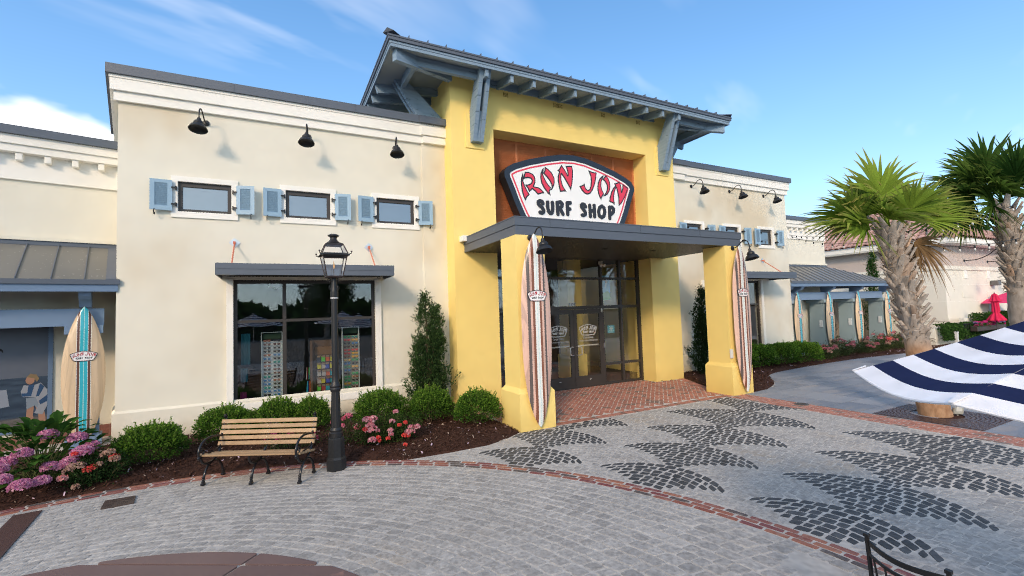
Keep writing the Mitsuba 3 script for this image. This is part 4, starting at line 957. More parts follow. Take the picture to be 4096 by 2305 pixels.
for x, lab in ((4.435, 'pink cedar surfboard with dark and white stripes on the left yellow pillar'), (10.42, 'pink cedar surfboard with dark and white stripes on the right yellow pillar')):
    def M(m, x=x):
        v, f, _ = arr(m); rock = .10 * np.clip((1.0 - v[:, 2]) / 1.0, 0, 1) ** 2 * .6 + .05 * np.clip((v[:, 2] - 2.6) / 1.1, 0, 1) ** 2
        return np.c_[x + v[:, 0], 7.60 - v[:, 1] - rock * .6 + .0, v[:, 2]], f[:, ::-1]
    kb = surfboard(M, .07, 3.75, .325, ST, lab, 'striped surfboards on the entrance pillars', (0, 2.545, .43 / 4.4), 2.9, 2.5)
    part(kb, 'mount', B(x - .10, x + .10, 7.64, 7.741, 1.0, 1.3), 'metal', color=(.6, .6, .6))
TS = [(-.34, -.1, MAPLE, 'veneer'), (-.1, -.093, WHT, 'pinline'), (-.093, -.058, WALNUT, 'veneer'), (-.058, -.052, WHT, 'pinline'), (-.052, -.003, TEAL, 'stripe'), (-.003, .003, WHT, 'pinline'), (.003, .052, TEAL, 'stripe'), (.052, .058, WHT, 'pinline'), (.058, .093, WALNUT, 'veneer'), (.093, .10, WHT, 'pinline'), (.1, .34, MAPLE, 'veneer')]
def ML(m):
    v, f, _ = arr(m); return LF((np.c_[v[:, 0] - .437, .30 - v[:, 1], v[:, 2]], f[:, ::-1]))
surfboard(ML, .11, 2.625, .303, TS, 'pale wood surfboard with a turquoise centre stripe in the left portico beside the beach poster', 'turquoise striped surfboards in the porticos', (0, 1.71, .375 / 4.4), 2.0, 2.2)
for i, (x, lab) in enumerate(((19.03, 'nearest the cream wall corner'), (21.28, 'second from the left'), (23.6, 'third from the left'), (26.2, 'nearest the palm trunk'))):
    def MR(m, x=x):
        v, f, _ = arr(m); return np.c_[x + v[:, 0], 11.32 - v[:, 1], v[:, 2]], f[:, ::-1]
    surfboard(MR, .12, 2.69, .31, TS, f'pale wood surfboard with a turquoise stripe on the right portico, {lab}', 'turquoise striped surfboards in the porticos', (0, 1.70, .36 / 4.4), 2.0, 2.2)
# ---------------------------------------------------------------- beach poster in the left portico
BP_ = thing('beach_poster', 'framed beach photograph of a man and a boy in a towel on the portico wall', 'poster')
def PF(poly, d): return LF(ext(poly, (0, 1.215 - d, 0), (1, 0, 0), (0, 0, 1), (0, -1, 0), .002))
s0, s1, z0, z1 = -2.75, -.985, .40, 2.30
part(BP_, 'frame', LF(cat(B(s0 - .07, s1 + .065, 1.19, 1.216, z0 - .07, z0), B(s0 - .07, s1 + .065, 1.19, 1.216, z1, z1 + .07), B(s0 - .07, s0, 1.19, 1.216, z0, z1), B(s1, s1 + .065, 1.19, 1.216, z0, z1))), 'satin', color=(.12, .185, .29))
def print_fn(p, n, uv):  # poster colours are dimmed to stand in for shade inside the portico
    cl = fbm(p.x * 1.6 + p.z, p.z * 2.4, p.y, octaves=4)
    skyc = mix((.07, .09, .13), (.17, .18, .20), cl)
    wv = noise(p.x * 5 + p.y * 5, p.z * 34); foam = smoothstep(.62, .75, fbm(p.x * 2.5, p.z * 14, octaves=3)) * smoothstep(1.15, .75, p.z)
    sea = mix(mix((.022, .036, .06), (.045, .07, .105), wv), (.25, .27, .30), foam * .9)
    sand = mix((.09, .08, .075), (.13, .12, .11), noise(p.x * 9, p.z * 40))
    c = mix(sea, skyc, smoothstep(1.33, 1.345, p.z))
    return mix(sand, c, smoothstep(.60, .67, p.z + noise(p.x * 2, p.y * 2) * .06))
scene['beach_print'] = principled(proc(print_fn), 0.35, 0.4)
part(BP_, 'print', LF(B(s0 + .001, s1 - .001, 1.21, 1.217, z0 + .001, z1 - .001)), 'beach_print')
SK, SKD = (.30, .165, .11), (.22, .11, .075)
def blob(pts, w): return unary_union([LineString([a, b]).buffer(w) for a, b in zip(pts[:-1], pts[1:])])
man = shapely.affinity.translate(unary_union([Polygon([(-1.98, 1.58), (-1.72, 1.57), (-1.66, 1.48), (-1.72, 1.25), (-1.74, 1.10), (-2.0, 1.10), (-2.05, 1.45)]).buffer(.03), blob([(-1.85, 1.6), (-1.86, 1.68)], .05), blob([(-1.69, 1.52), (-1.58, 1.36), (-1.40, 1.24), (-1.30, 1.215)], .038), blob([(-1.80, .88), (-1.78, .66), (-1.80, .45)], .07), blob([(-1.97, .88), (-2.02, .66), (-2.0, .45)], .07), blob([(-2.02, 1.5), (-2.12, 1.3), (-2.10, 1.12)], .045)]), .2, 0)
part(BP_, 'man', PF(man, .002), 'matte', color=SK)
part(BP_, 'man_head', PF(shapely.affinity.scale(Point(-1.66, 1.79).buffer(.1), .8, 1.1), .002), 'matte', color=SKD)
part(BP_, 'man_hair', PF(shapely.affinity.translate(Polygon([(-1.95, 1.79), (-1.94, 1.88), (-1.86, 1.93), (-1.78, 1.88), (-1.77, 1.82), (-1.80, 1.85), (-1.9, 1.86)]), .2, 0), .004), 'matte', color=(.03, .022, .018))
part(BP_, 'man_shorts', PF(shapely.affinity.translate(Polygon([(-2.03, 1.14), (-1.72, 1.14), (-1.68, .83), (-1.84, .81), (-1.86, .92), (-1.90, .81), (-2.06, .83)]), .2, 0), .004), 'matte', color=(.24, .27, .32))
boy = unary_union([shapely.affinity.scale(Point(-1.22, 1.28).buffer(.07), .85, 1.1), blob([(-1.21, .78), (-1.22, .62), (-1.20, .46)], .045), blob([(-1.10, .78), (-1.06, .62), (-1.05, .47)], .045)])
part(BP_, 'boy', PF(boy, .004), 'matte', color=(.34, .19, .13))
part(BP_, 'boy_hair', PF(Polygon([(-1.27, 1.34), (-1.22, 1.40), (-1.14, 1.38), (-1.10, 1.30), (-1.13, 1.24), (-1.17, 1.31)]), .006), 'matte', color=(.22, .16, .09))
part(BP_, 'boy_shorts', PF(Polygon([(-1.27, .95), (-1.05, .95), (-1.03, .76), (-1.13, .75), (-1.15, .80), (-1.26, .74)]), .006), 'matte', color=(.2, .24, .29))
tow = Polygon([(-1.30, 1.20), (-1.20, 1.17), (-1.08, 1.22), (-.99, 1.08), (-.988, .78), (-1.05, .62), (-1.16, .66), (-1.10, .80), (-1.14, .95), (-1.32, .98), (-1.34, 1.08)])
part(BP_, 'towel', PF(tow, .008), 'matte', color=(.27, .29, .33))
for q in ([(-1.24, 1.19), (-1.16, 1.19), (-1.20, 1.0), (-1.26, .99)], [(-1.09, 1.21), (-1.03, 1.14), (-1.10, .97), (-1.14, .97)], [(-.99, .98), (-.989, .86), (-1.08, .81), (-1.10, .88)], [(-1.33, 1.05), (-1.20, 1.04), (-1.20, .98), (-1.32, .985)]):
    part(BP_, 'towel_stripe', PF(Polygon(q), .010), 'matte', color=(.03, .07, .15))
# ---------------------------------------------------------------- lantern on its post
LP = np.array([.795, 7.43, 0]); L = thing('street_lamp', 'black gas lantern on a fluted post beside the bench', 'street lamp')
P8 = math.pi / 8
part(L, 'base', cat(lathe([(0, -.03), (.145, -.03), (.145, .165), (.132, .185), (.126, .20), (.121, .44), (.112, .475), (.085, .485), (0, .485)], 8, LP, P8), lathe([(0, .48), (.098, .48), (.100, .545), (.085, .56), (.09, .585), (.074, .62), (0, .62)], 32, LP)), 'satin', color=IRON, smooth=25)
ang = np.linspace(0, 2 * np.pi, 112, endpoint=False); Vf = []
for z, r in ((.60, .074), (.70, .072), (1.16, .060)):
    rr = r * (1 - .055 * (0.5 + 0.5 * np.cos(ang * 14)) ** 1.2); Vf.append(np.c_[rr * np.cos(ang), rr * np.sin(ang), np.full(112, z)] + LP)
i = np.arange(112); i2 = (i + 1) % 112; Ff = np.vstack([np.vstack([np.stack([a * 112 + i, a * 112 + i2, (a + 1) * 112 + i2], 1), np.stack([a * 112 + i, (a + 1) * 112 + i2, (a + 1) * 112 + i], 1)]) for a in (0, 1)])
part(L, 'shaft', cat((np.vstack(Vf), Ff), lathe([(0, 1.15), (.070, 1.15), (.080, 1.19), (.070, 1.21), (.079, 1.235), (.066, 1.26), (.052, 1.31), (.048, 1.40), (.0465, 2.60), (0, 2.60)], 32, LP)), 'satin', color=IRON, smooth=35)
part(L, 'collar', cat(lathe([(0, 2.58), (.057, 2.58), (.058, 2.64), (.053, 2.645), (.052, 2.69), (.040, 2.72), (.036, 2.86), (0, 2.86)], 24, LP)), 'satin', color=IRON, smooth=35)
part(L, 'band', lathe([(.049, 2.545), (.056, 2.548), (.057, 2.562), (.049, 2.566)], 24, LP), 'satin', color=(.6, .6, .6), smooth=30)
LR = rotz(YAW * -1 + math.radians(45) + math.radians(-16))
for a in range(4):
    sc = spline([(.04, 0, 2.66), (.085, 0, 2.70), (.075, 0, 2.74), (.055, 0, 2.725)], 14); sc2 = spline([(.04, 0, 2.80), (.075, 0, 2.845), (.11, 0, 2.83), (.10, 0, 2.80)], 14)
    Rq = rotz(a * math.pi / 2 + .5)
    part(L, 'scroll', xf(cat(tube(sc, .006, 6), tube(sc2, .006, 6)), Rq, LP), 'satin', color=IRON, smooth=40)
def sq(h, z): return np.array([(-h, -h, z), (h, -h, z), (h, h, z), (-h, h, z)], float)
b0, b1, r0_, r1_ = .112, .172, .180, .122; zb, zs, zr = 2.875, 3.205, 3.365
XF = lambda m: xf(m, LR, LP)
bars = []
for a in range(4):
    p, q = sq(b0, zb)[a], sq(b1, zs)[a]; bars.append(tube([p, q], .0095, 4)); bars.append(tube([sq(r0_, zs + .02)[a], sq(r1_, zr)[a]], .0095, 4))
    for h, z, rr in ((b0, zb, .011), (b1, zs - .01, .009), (r1_, zr, .009)): bars.append(tube([sq(h, z)[a], sq(h, z)[(a + 1) % 4]], rr, 4))
part(L, 'lantern_frame', XF(cat(*bars, B(-b0, b0, -b0, b0, zb - .012, zb))), 'satin', color=(.032, .020, .018))
fl = [(.0, 0)]
outer, inner_ = sq(.205, zs + .004), sq(.15, zs + .03)
V = np.vstack([outer, inner_, outer - [0, 0, .012]]); F = []
for a in range(4): c = (a + 1) % 4; F += [[a, c, 4 + c], [a, 4 + c, 4 + a], [8 + a, 4 + a, 4 + c], [8 + a, 4 + c, 8 + c], [8 + a, 8 + c, c], [8 + a, c, a]]
kf = part(L, 'eave', XF((V, np.array(F))), 'satin', color=IRON)
for a in range(4):
    e = sq(.225, zs + .012)[a]; part(L, 'finial', XF(cat(ico(e + [0, 0, .03], .014, 1), tube([sq(.19, zs + .01)[a], e, e + [0, 0, .02]], .006, 5))), 'satin', color=IRON)
part(L, 'cap', cat(XF(hull(np.vstack([sq(.128, zr), sq(.128, zr + .012), sq(.09, zr + .03)]))), lathe([(0, 3.385), (.095, 3.39), (.10, 3.40), (.07, 3.425), (.05, 3.45), (.047, 3.475), (.06, 3.495), (.083, 3.505), (.083, 3.515), (.05, 3.535), (0, 3.54)], 32, LP)), 'satin', color=(.02, .02, .021), smooth=35)
for a in range(4):
    c = (a + 1) % 4
    V = np.array([sq(b0, zb)[a], sq(b0, zb)[c], sq(b1, zs - .01)[c], sq(b1, zs - .01)[a]]); part(L, 'pane', XF((V, np.array([[0, 1, 2], [0, 2, 3]]))), 'lantern_glass')
    V = np.array([sq(r0_ - .005, zs + .025)[a], sq(r0_ - .005, zs + .025)[c], sq(r1_, zr)[c], sq(r1_, zr)[a]]); part(L, 'pane', XF((V, np.array([[0, 1, 2], [0, 2, 3]]))), 'lantern_glass')
part(L, 'burner', cat(tube([LP + [0, 0, zb], LP + [0, 0, zb + .13]], .006, 6), lathe([(0, zb), (.03, zb), (.02, zb + .02), (0, zb + .02)], 12, LP)), 'satin', color=(.06, .04, .03))
part(L, 'flame', tube([LP + [0, 0, zb + .13], LP + [.004, 0, zb + .16], LP + [.002, .002, zb + .20], LP + [-.006, 0, zb + .25]], [.006, .014, .010, .001], 8), 'matte', color=(.95, .55, .22), smooth=True)
# ---------------------------------------------------------------- bench
BE = thing('park_bench', 'slatted teak bench with black cast iron arms and legs beside the street lamp', 'bench')
bu, bv = np.array([.868, -.494, 0]), np.array([.494, .868, 0]); bo = np.array([-.915, 7.735, .012])
def BM(m):
    v, f, _ = arr(m); return bo + v[:, :1] * bu + v[:, 1:2] * bv + v[:, 2:] * np.array([0, 0, 1.0]), f
bl = 1.385
for i, v0 in enumerate((-.055, .02, .095, .17, .245, .315)):
    z = .405 - .012 * i + (.004 if i == 0 else 0); w = .066
    part(BE, 'seat_slat', BM(xf(CB(-.035, bl + .03, -w / 2, w / 2, -.011, .011, .004), rotx(-.05), (0, v0 + w / 2, z))), 'teak', uv=((i * .29 + .1) % 1, 0))
for i in range(5):
    z = .465 + i * .074; v0 = .385 + (z - .45) * .30
    part(BE, 'back_slat', BM(xf(CB(-.03 + .012 * (i % 2), bl + .03, -.011, .011, -.028, .028, .004), rotx(-.30), (0, v0 - .022, z))), 'teak', uv=((i * .37 + .25) % 1, 0))
    for u in (.0, bl / 2, bl): part(BE, 'bolt', BM(ico((u + (.02 if u == 0 else -.02 if u == bl else .0), v0 - .036, z), .0075, 1)), 'metal', color=(.7, .65, .5))
def foot(v, lean):
    return cat(CB(-.024, .024, v - .028, v + .028, -.002, .028, .006), CB(-.017, .017, v - .018, v + .022, .026, .055, .006))
for j, u in enumerate((.012, bl / 2, bl - .012)):
    leg = [tube(spline([(0, .0, .03), (0, .012, .085), (0, .045, .17), (0, .115, .245), (0, .185, .27)], 24), 0.0165, 10),
           tube(spline([(0, .415, .03), (0, .405, .085), (0, .375, .17), (0, .305, .245), (0, .205, .275)], 24), .0165, 10),
           tube(spline([(0, -.045, .385), (0, -.035, .335), (0, .03, .28), (0, .125, .265), (0, .225, .285), (0, .30, .34), (0, .345, .40)], 28), .0155, 10),
           tube([(0, -.045, .385), (0, .15, .378), (0, .34, .345)], .011, 8)] + [ico((0, a, z), (.022, .022, .016), 1) for a, z in ((.006, .075), (.008, .10), (.409, .075), (.405, .10))]
    k = part(BE, 'leg', BM(xf(cat(*leg), None, (u, 0, 0))), 'gloss', color=(.010, .010, .012), smooth=40)
    part(k, 'foot', BM(xf(cat(foot(0, 0), foot(.415, 0)), None, (u, 0, 0))), 'gloss', color=(.010, .010, .012))
    part(BE, 'back_post', BM(xf(tube(spline([(0, .335, .36), (0, .375, .43), (0, .42, .56), (0, .465, .70), (0, .50, .79)] if j == 1 else [(0, .335, .36), (0, .365, .43), (0, .40, .56), (0, .445, .70), (0, .49, .80)], 20), .014 if j != 1 else .010, 8), None, (u, .0 if j != 1 else .01, 0))), 'gloss', color=(.010, .010, .012), smooth=40)
    if j != 1:
        arm = spline([(0, .402, .60), (0, .36, .585), (0, .28, .60), (0, .16, .615), (0, .04, .60), (0, -.045, .55), (0, -.085, .48), (0, -.085, .42), (0, -.055, .385)], 40)
        a2 = spline([(0, -.06, .40), (0, .0, .42), (0, .02, .46), (0, -.01, .49), (0, -.04, .47), (0, -.025, .45)], 18)
        a3 = spline([(0, .402, .60), (0, .415, .56), (0, .395, .50), (0, .35, .44), (0, .27, .41), (0, .1, .40)], 18)
        part(BE, 'arm', BM(xf(cat(tube(arm, .0165, 10), tube(a2, .011, 8), tube(a3, .012, 8), ico((0, -.078, .385), (.022, .032, .03), 1), ico((0, .402, .585), (.02, .022, .026), 1)), None, (u, 0, 0))), 'gloss', color=(.010, .010, .012), smooth=40)
        part(BE, 'scroll', BM(xf(cat(tube(spline([(0, .485, .79), (0, .50, .83), (0, .478, .855), (0, .452, .84), (0, .462, .815)], 18), .013, 8), ico((0, .47, .835), (.018, .02, .02), 1), ico((0, .45, .72), .02, 1), ico((0, .455, .745), .016, 1)), None, (u, 0, 0))), 'gloss', color=(.010, .010, .012), smooth=40)
# ---------------------------------------------------------------- plants
def unit(v): return v / np.maximum(np.linalg.norm(v, axis=-1, keepdims=True), 1e-9)
def cards(P, D, L, W, r, bend=0.25):
    """diamond leaves: base P, direction D, length L, width W; two folded halves"""
    n = len(P); D = unit(D); S = unit(np.cross(D, unit(r.normal(0, 1, (n, 3)) + [0, 0, .8]))); N = np.cross(S, D)
    L, W = np.broadcast_to(L, n)[:, None], np.broadcast_to(W, n)[:, None]
    m = P + D * L * .5 + N * L * bend * .3
    V = np.stack([P, m - S * W / 2, P + D * L - N * L * bend * .3, m + S * W / 2], 1).reshape(-1, 3)
    b = np.arange(n)[:, None] * 4
    return V, np.vstack([b + [0, 1, 2], b + [0, 2, 3]])
def tone(r, n, a, b, j=.15):
    t = r.uniform(0, 1, (n, 1)); c = np.asarray(a) * (1 - t) + np.asarray(b) * t
    return c * np.clip(r.normal(1, j, (n, 1)), .5, 1.6)
def boxwood(c, rx, ry, h, label, group, seed, n=6500, leaf=.034, name='boxwood_shrub', cat_='shrub', sprigs=70, flat=0.0, dark=(.022, .058, .012), lite=(.085, .19, .026), tip=(.19, .33, .045)):
    n = int(n * 1.5); r = np.random.default_rng(seed); k = thing(name, label, cat_, group); c = np.array([c[0], c[1], 0.0])
    d = unit(r.normal(0, 1, (n, 3))); d[:, 2] = np.where(d[:, 2] < -.25, -d[:, 2], d[:, 2])
    lump = .80 + .42 * meshkit.fbm(d * 2.6 + seed, 3, seed)
    rad = np.clip(r.uniform(.35, 1, n) ** .55, 0, 1) * lump
    if flat: d = np.sign(d) * np.abs(d) ** (1 - flat)
    P = c + np.array([0, 0, h * .42]) + d * rad[:, None] * np.array([rx, ry, h * .58])
    P[:, 2] = np.maximum(P[:, 2], .03)
    D = d + r.normal(0, .55, (n, 3)) + [0, 0, .45]
    col = tone(r, n, dark, lite)
    fresh = (rad > .82 * lump) & (d[:, 2] > .1) & (r.uniform(size=n) < .45); col[fresh] = tone(r, fresh.sum(), lite, tip)
    Vs, Cs = [P], [col]
    SP, SD, SC, TW = [], [], [], []
    for i in range(sprigs):
        a = r.uniform(0, 2 * np.pi); e = r.uniform(.25, 1.45); dd = np.array([math.cos(a) * math.cos(e), math.sin(a) * math.cos(e), math.sin(e)])
        lu = .80 + .42 * meshkit.fbm(dd[None] * 2.6 + seed, 3, seed)[0]
        b = c + [0, 0, h * .42] + dd * lu * np.array([rx, ry, h * .58]) * .92; g = unit(dd + [0, 0, .9] + r.normal(0, .25, 3)); ln = r.uniform(.05, .14)
        TW.append(tube([b - g * .06, b + g * ln], .0022, 3)); t = np.linspace(0, 1, 12)[:, None]
        SP.append(b + g * ln * t); SD.append(g + r.normal(0, .7, (12, 3))); SC.append(tone(r, 12, lite, tip))
    P = np.vstack([P] + SP); D = np.vstack([D] + SD); col = np.vstack([col] + SC)
    m = cards(P, D, r.uniform(.7, 1.25, len(P)) * leaf, r.uniform(.5, .75, len(P)) * leaf, r)
    part(k, 'foliage', m, 'leaf', color=np.repeat(col, 4, 0))
    st = []
    for i in range(7):
        a = r.uniform(0, 6.28); e = c + np.array([math.cos(a) * rx * .6, math.sin(a) * ry * .6, h * .55])
        st.append(tube(spline([c + [r.normal(0, .05), r.normal(0, .05), -.05], c + [(e[0] - c[0]) * .4, (e[1] - c[1]) * .4, h * .25], e], 8), .011, 5))
    part(k, 'stem', cat(*st, *TW), 'matte', color=(.10, .07, .045))
    return k
G1 = 'rounded boxwood shrubs along the left wall'
boxwood((-1.78, 9.22), .50, .48, .64, 'boxwood shrub between the hydrangea and the bench, in front of the wall corner', G1, 1, 7500)
boxwood((-.80, 9.90), .50, .45, .70, 'boxwood shrub behind the left end of the bench', G1, 2, 7000)
boxwood((.02, 9.95), .44, .42, .73, 'boxwood shrub behind the middle of the bench back', G1, 3, 6000)
boxwood((.62, 9.85), .34, .40, .70, 'boxwood shrub behind the right end of the bench', G1, 4, 5000)
boxwood((1.86, 9.50), .53, .48, .77, 'boxwood shrub behind the pink rose bush, under the right end of the shop window', G1, 5, 7500)
boxwood((2.80, 9.22), .46, .44, .74, 'boxwood shrub at the foot of the tall juniper', G1, 6, 6500)
boxwood((3.54, 8.52), .47, .45, .70, 'boxwood shrub against the left yellow pillar', G1, 7, 7500)
G2 = 'clipped boxwood hedge plants right of the entrance'
for i, (x, y, lab) in enumerate(((13.75, 10.30, 'clipped boxwood beside the right yellow pillar'), (14.85, 10.35, 'clipped boxwood, second from the right yellow pillar'), (15.95, 10.2, 'clipped boxwood, third from the right yellow pillar'), (17.0, 10.1, 'clipped boxwood at the end of the hedge by the portico'))):
    boxwood((x, y), .66, .55, .80, lab, G2, 20 + i, 6000, .05, sprigs=40, flat=.25)
def juniper(c, r0, h, label, seed, n=11000, peaks=((0, 0, 1.0),), leaf=.062, dark=(.016, .042, .016), lite=(.085, .15, .048), name='juniper_tree'):
    r = np.random.default_rng(seed); k = thing(name, label, 'juniper'); c = np.array([c[0], c[1], 0.0])
    PP, DD = [], []
    for px, py, ph in peaks:
        m = int(n / len(peaks)); H = h * ph; ns = 95; per = m // ns
        for i in range(ns):                       # ragged sprays leaving the stem upwards
            t = (i + r.uniform()) / ns; a = r.uniform(0, 2 * np.pi)
            reach = r0 * ph * (max(1 - t, 0) ** .8 * .95 + .06) * min(t * 5 + .45, 1) * r.uniform(.55, 1.25)
            b0 = c + np.array([px, py, t * H * .94]); g = np.array([math.cos(a), math.sin(a), r.uniform(.55, 1.1)])
            q = r.uniform(0, 1, (per, 1)) ** .7; wd = (.11 * (1 - q * .75) * (.5 + r0)) 
            P = b0 + g * reach * q + r.normal(0, 1, (per, 3)) * wd * np.array([.8, .8, .9]); P[:, 2] = np.maximum(P[:, 2], .03)
            PP.append(P); DD.append(g * .9 + [0, 0, .5] + r.normal(0, .45, (per, 3)))
    P, D = np.vstack(PP), np.vstack(DD); col = tone(r, len(P), dark, lite, .2)
    part(k, 'foliage', cards(P, D, r.uniform(.6, 1.5, len(P)) * leaf, r.uniform(.34, .5, len(P)) * leaf, r), 'leaf', color=np.repeat(col, 4, 0))
    part(k, 'trunk', cat(tube([c + [0, 0, -.05], c + [.02, 0, h * .5], c + [peaks[0][0], peaks[0][1], h * .93]], [.05, .03, .006], 7), *[tube([c + [0, 0, .15 + .1 * i], c + [px * .8, py * .8, h * ph * .6]], .015, 5) for i, (px, py, ph) in enumerate(peaks)]), 'matte', color=(.14, .09, .06))
    return k
juniper((3.12, 10.42), .58, 2.86, 'tall ragged juniper between the shop window and the yellow tower', 41, 15000, ((-.02, 0, 1.0), (.17, -.1, .90), (-.15, .05, .62), (.26, .05, .68)))
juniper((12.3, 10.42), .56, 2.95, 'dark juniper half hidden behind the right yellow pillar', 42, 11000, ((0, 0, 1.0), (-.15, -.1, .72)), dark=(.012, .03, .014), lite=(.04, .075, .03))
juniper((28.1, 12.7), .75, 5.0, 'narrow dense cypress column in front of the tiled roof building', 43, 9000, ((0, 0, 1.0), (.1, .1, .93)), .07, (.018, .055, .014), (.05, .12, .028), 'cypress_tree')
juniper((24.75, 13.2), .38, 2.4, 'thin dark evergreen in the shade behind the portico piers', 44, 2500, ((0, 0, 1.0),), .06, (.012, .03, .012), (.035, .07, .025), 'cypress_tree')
def flower_cluster(parent, c, R, n, cols, r, name='flower_head', petal=.02, squash=.8, cup=0.3):
    d = unit(r.normal(0, 1, (n, 3))); d[:, 2] = np.abs(d[:, 2]) * .9 - .25
    P = np.asarray(c) + d * R * np.array([1, 1, squash]) * r.uniform(.85, 1.05, (n, 1)); q = len(cols)
    V, F, C = [], [], []; o = 0
    for a in range(4):
        tx = unit(np.cross(d, r.normal(0, 1, (n, 3)))) ; D = tx + d * cup
        v, f = cards(P, D, petal * 1.25, petal * 1.1, r, .3); V.append(v); F.append(f + o); o += len(v)
        C.append(np.repeat(np.asarray(cols)[r.integers(0, q, n)] * r.uniform(.8, 1.15, (n, 1)), 4, 0))
    part(parent, name, (np.vstack(V), np.vstack(F)), 'leaf', color=np.vstack(C))
def rose(c, rx, ry, h, label, group, seed, flowers, n=3200, leaf=.034, fcols=((.62, .16, .22), (.72, .30, .36), (.66, .42, .44)), fr=.045, dark=(.018, .042, .012), lite=(.075, .125, .035), where=None, hot=.25, dry=.0):
    r = np.random.default_rng(seed); k = thing('rose_bush', label, 'rose bush', group); c = np.array([c[0], c[1], 0.0])
    stems = []; P, D = [], []; tips = []
    ns = int(26 * rx / .5) + 8
    for i in range(ns):
        a = r.uniform(0, 2 * np.pi); q = math.sqrt(r.uniform(.02, 1)); e = c + np.array([q * rx * math.cos(a), q * ry * math.sin(a), h * (1 - .45 * q * q) * r.uniform(.72, 1.08)])
        b = c + np.array([q * rx * .45 * math.cos(a), q * ry * .45 * math.sin(a), -.02]); mid = (b + e) / 2 + [0, 0, .08 * h]
        s = spline([b, mid, e], 10); stems.append(tube(s, .0035, 4)); tips.append(e)
        m = n // ns; t = r.uniform(.15, 1, m) * (len(s) - 1); i0 = np.minimum(t.astype(int), len(s) - 2)
        p = s[i0] + (s[i0 + 1] - s[i0]) * (t - i0)[:, None]; off = r.normal(0, .055, (m, 3)); P.append(p + off); D.append(unit(off) + r.normal(0, .4, (m, 3)) + [0, 0, .2])
    P, D = np.vstack(P), np.vstack(D); P[:, 2] = np.maximum(P[:, 2], .02); col = tone(r, len(P), dark, lite, .2)
    part(k, 'foliage', cards(P, D, r.uniform(.6, 1.2, len(P)) * leaf, r.uniform(.5, .7, len(P)) * leaf, r), 'leaf', color=np.repeat(col, 4, 0))
    part(k, 'stem', cat(*stems), 'matte', color=(.09, .085, .04))
    for i in range(flowers):
        if where is not None and i < len(where): p = np.array(where[i][:3]); R = where[i][3]; cs = where[i][4]
        else:
            p = tips[r.integers(0, len(tips))] + r.normal(0, .03, 3) + [0, -.02, .015]; R = fr * r.uniform(.6, 1.3); cs = fcols if r.uniform() > hot else ((.78, .09, .09), (.80, .17, .14))
            if r.uniform() < dry: cs = ((.42, .27, .19), (.50, .36, .26), (.55, .33, .30))
        flower_cluster(k, p, R, int(16 + 240 * R), cs, r, 'flower', .020 + R * .12, .8)
    return k
PK, HT, DRY = ((.70, .22, .30), (.76, .36, .42), (.72, .48, .50)), ((.80, .08, .09), (.84, .18, .14)), ((.42, .27, .19), (.52, .38, .28), (.58, .36, .33))
W1 = [(1.34, 7.98, .55, .07, PK), (1.43, 7.98, .55, .075, PK), (1.38, 7.97, .46, .065, PK), (1.43, 7.96, .40, .06, PK), (1.35, 7.95, .38, .05, PK), (1.30, 7.97, .40, .035, HT), (1.40, 7.9, .23, .06, PK), (2.05, 7.98, .25, .08, PK), (2.0, 7.96, .20, .038, HT), (1.75, 7.98, .47, .04, PK), (1.71, 7.96, .33, .045, PK), (1.72, 7.94, .27, .035, PK), (1.51, 7.95, .24, .03, HT), (1.51, 7.94, .19, .03, HT), (1.67, 7.95, .20, .028, HT), (1.87, 7.98, .39, .025, HT), (1.97, 7.98, .42, .028, HT), (1.93, 7.93, .22, .028, HT), (1.92, 7.8, .09, .03, HT), (2.07, 7.98, .33, .04, PK), (2.18, 7.98, .32, .05, PK), (1.82, 8.0, .62, .035, PK)]
rose((1.72, 8.25), .62, .36, .60, 'pink and coral rose bush right of the street lamp', None, 51, 24, 6000, where=W1)
rose((1.02, 8.55), .26, .22, .66, 'small pink rose bush just behind the street lamp post', None, 52, 6, 900, fcols=((.72, .16, .26), (.75, .30, .38)), hot=0)
rose((.25, 8.75), .45, .25, .42, 'low pink rose seen through the slats of the bench', None, 53, 7, 900, fcols=((.60, .08, .20), (.66, .16, .30)), hot=0)
W2 = [(-2.29, 8.38, .30, .055, HT), (-2.24, 8.38, .32, .045, HT), (-2.44, 8.38, .53, .028, HT), (-2.45, 8.38, .36, .065, DRY), (-2.38, 8.38, .37, .055, DRY), (-2.50, 8.36, .32, .05, DRY), (-2.53, 8.3, .25, .05, ((.70, .25, .25), (.76, .42, .40))), (-2.07, 8.4, .49, .055, DRY), (-2.12, 8.42, .47, .05, DRY), (-2.02, 8.4, .39, .055, DRY), (-2.18, 8.4, .34, .04, DRY), (-2.40, 8.3, .11, .04, DRY)]
rose((-2.28, 8.62), .46, .33, .50, 'dark rose bush with coral and faded blooms between the hydrangea and the first boxwood', None, 54, 14, 3800, where=W2, dark=(.012, .03, .011), lite=(.04, .08, .026), dry=.6)
for i, (x, y, s, lab) in enumerate(((18.7, 10.3, .6, 'at the end of the clipped hedge'), (20.1, 10.4, .75, 'before the second portico pier'), (21.5, 10.4, .7, 'before the third portico pier'), (22.9, 10.4, .8, 'with crimson flowers before the last piers'), (24.3, 10.4, .85, 'under the surfboard nearest the palm'), (26.0, 10.5, .85, 'left of the palm trunk'))):
    rose((x, y), .85, .5, s, f'loose pink rose bush in the right bed, {lab}', 'rose bushes before the right portico', 60 + i, 16, 2600, .05, fcols=((.52, .10, .16), (.62, .22, .26), (.60, .32, .33)), fr=.075, hot=.1 if i < 4 else .4, dry=.25, dark=(.025, .045, .016), lite=(.09, .125, .045))
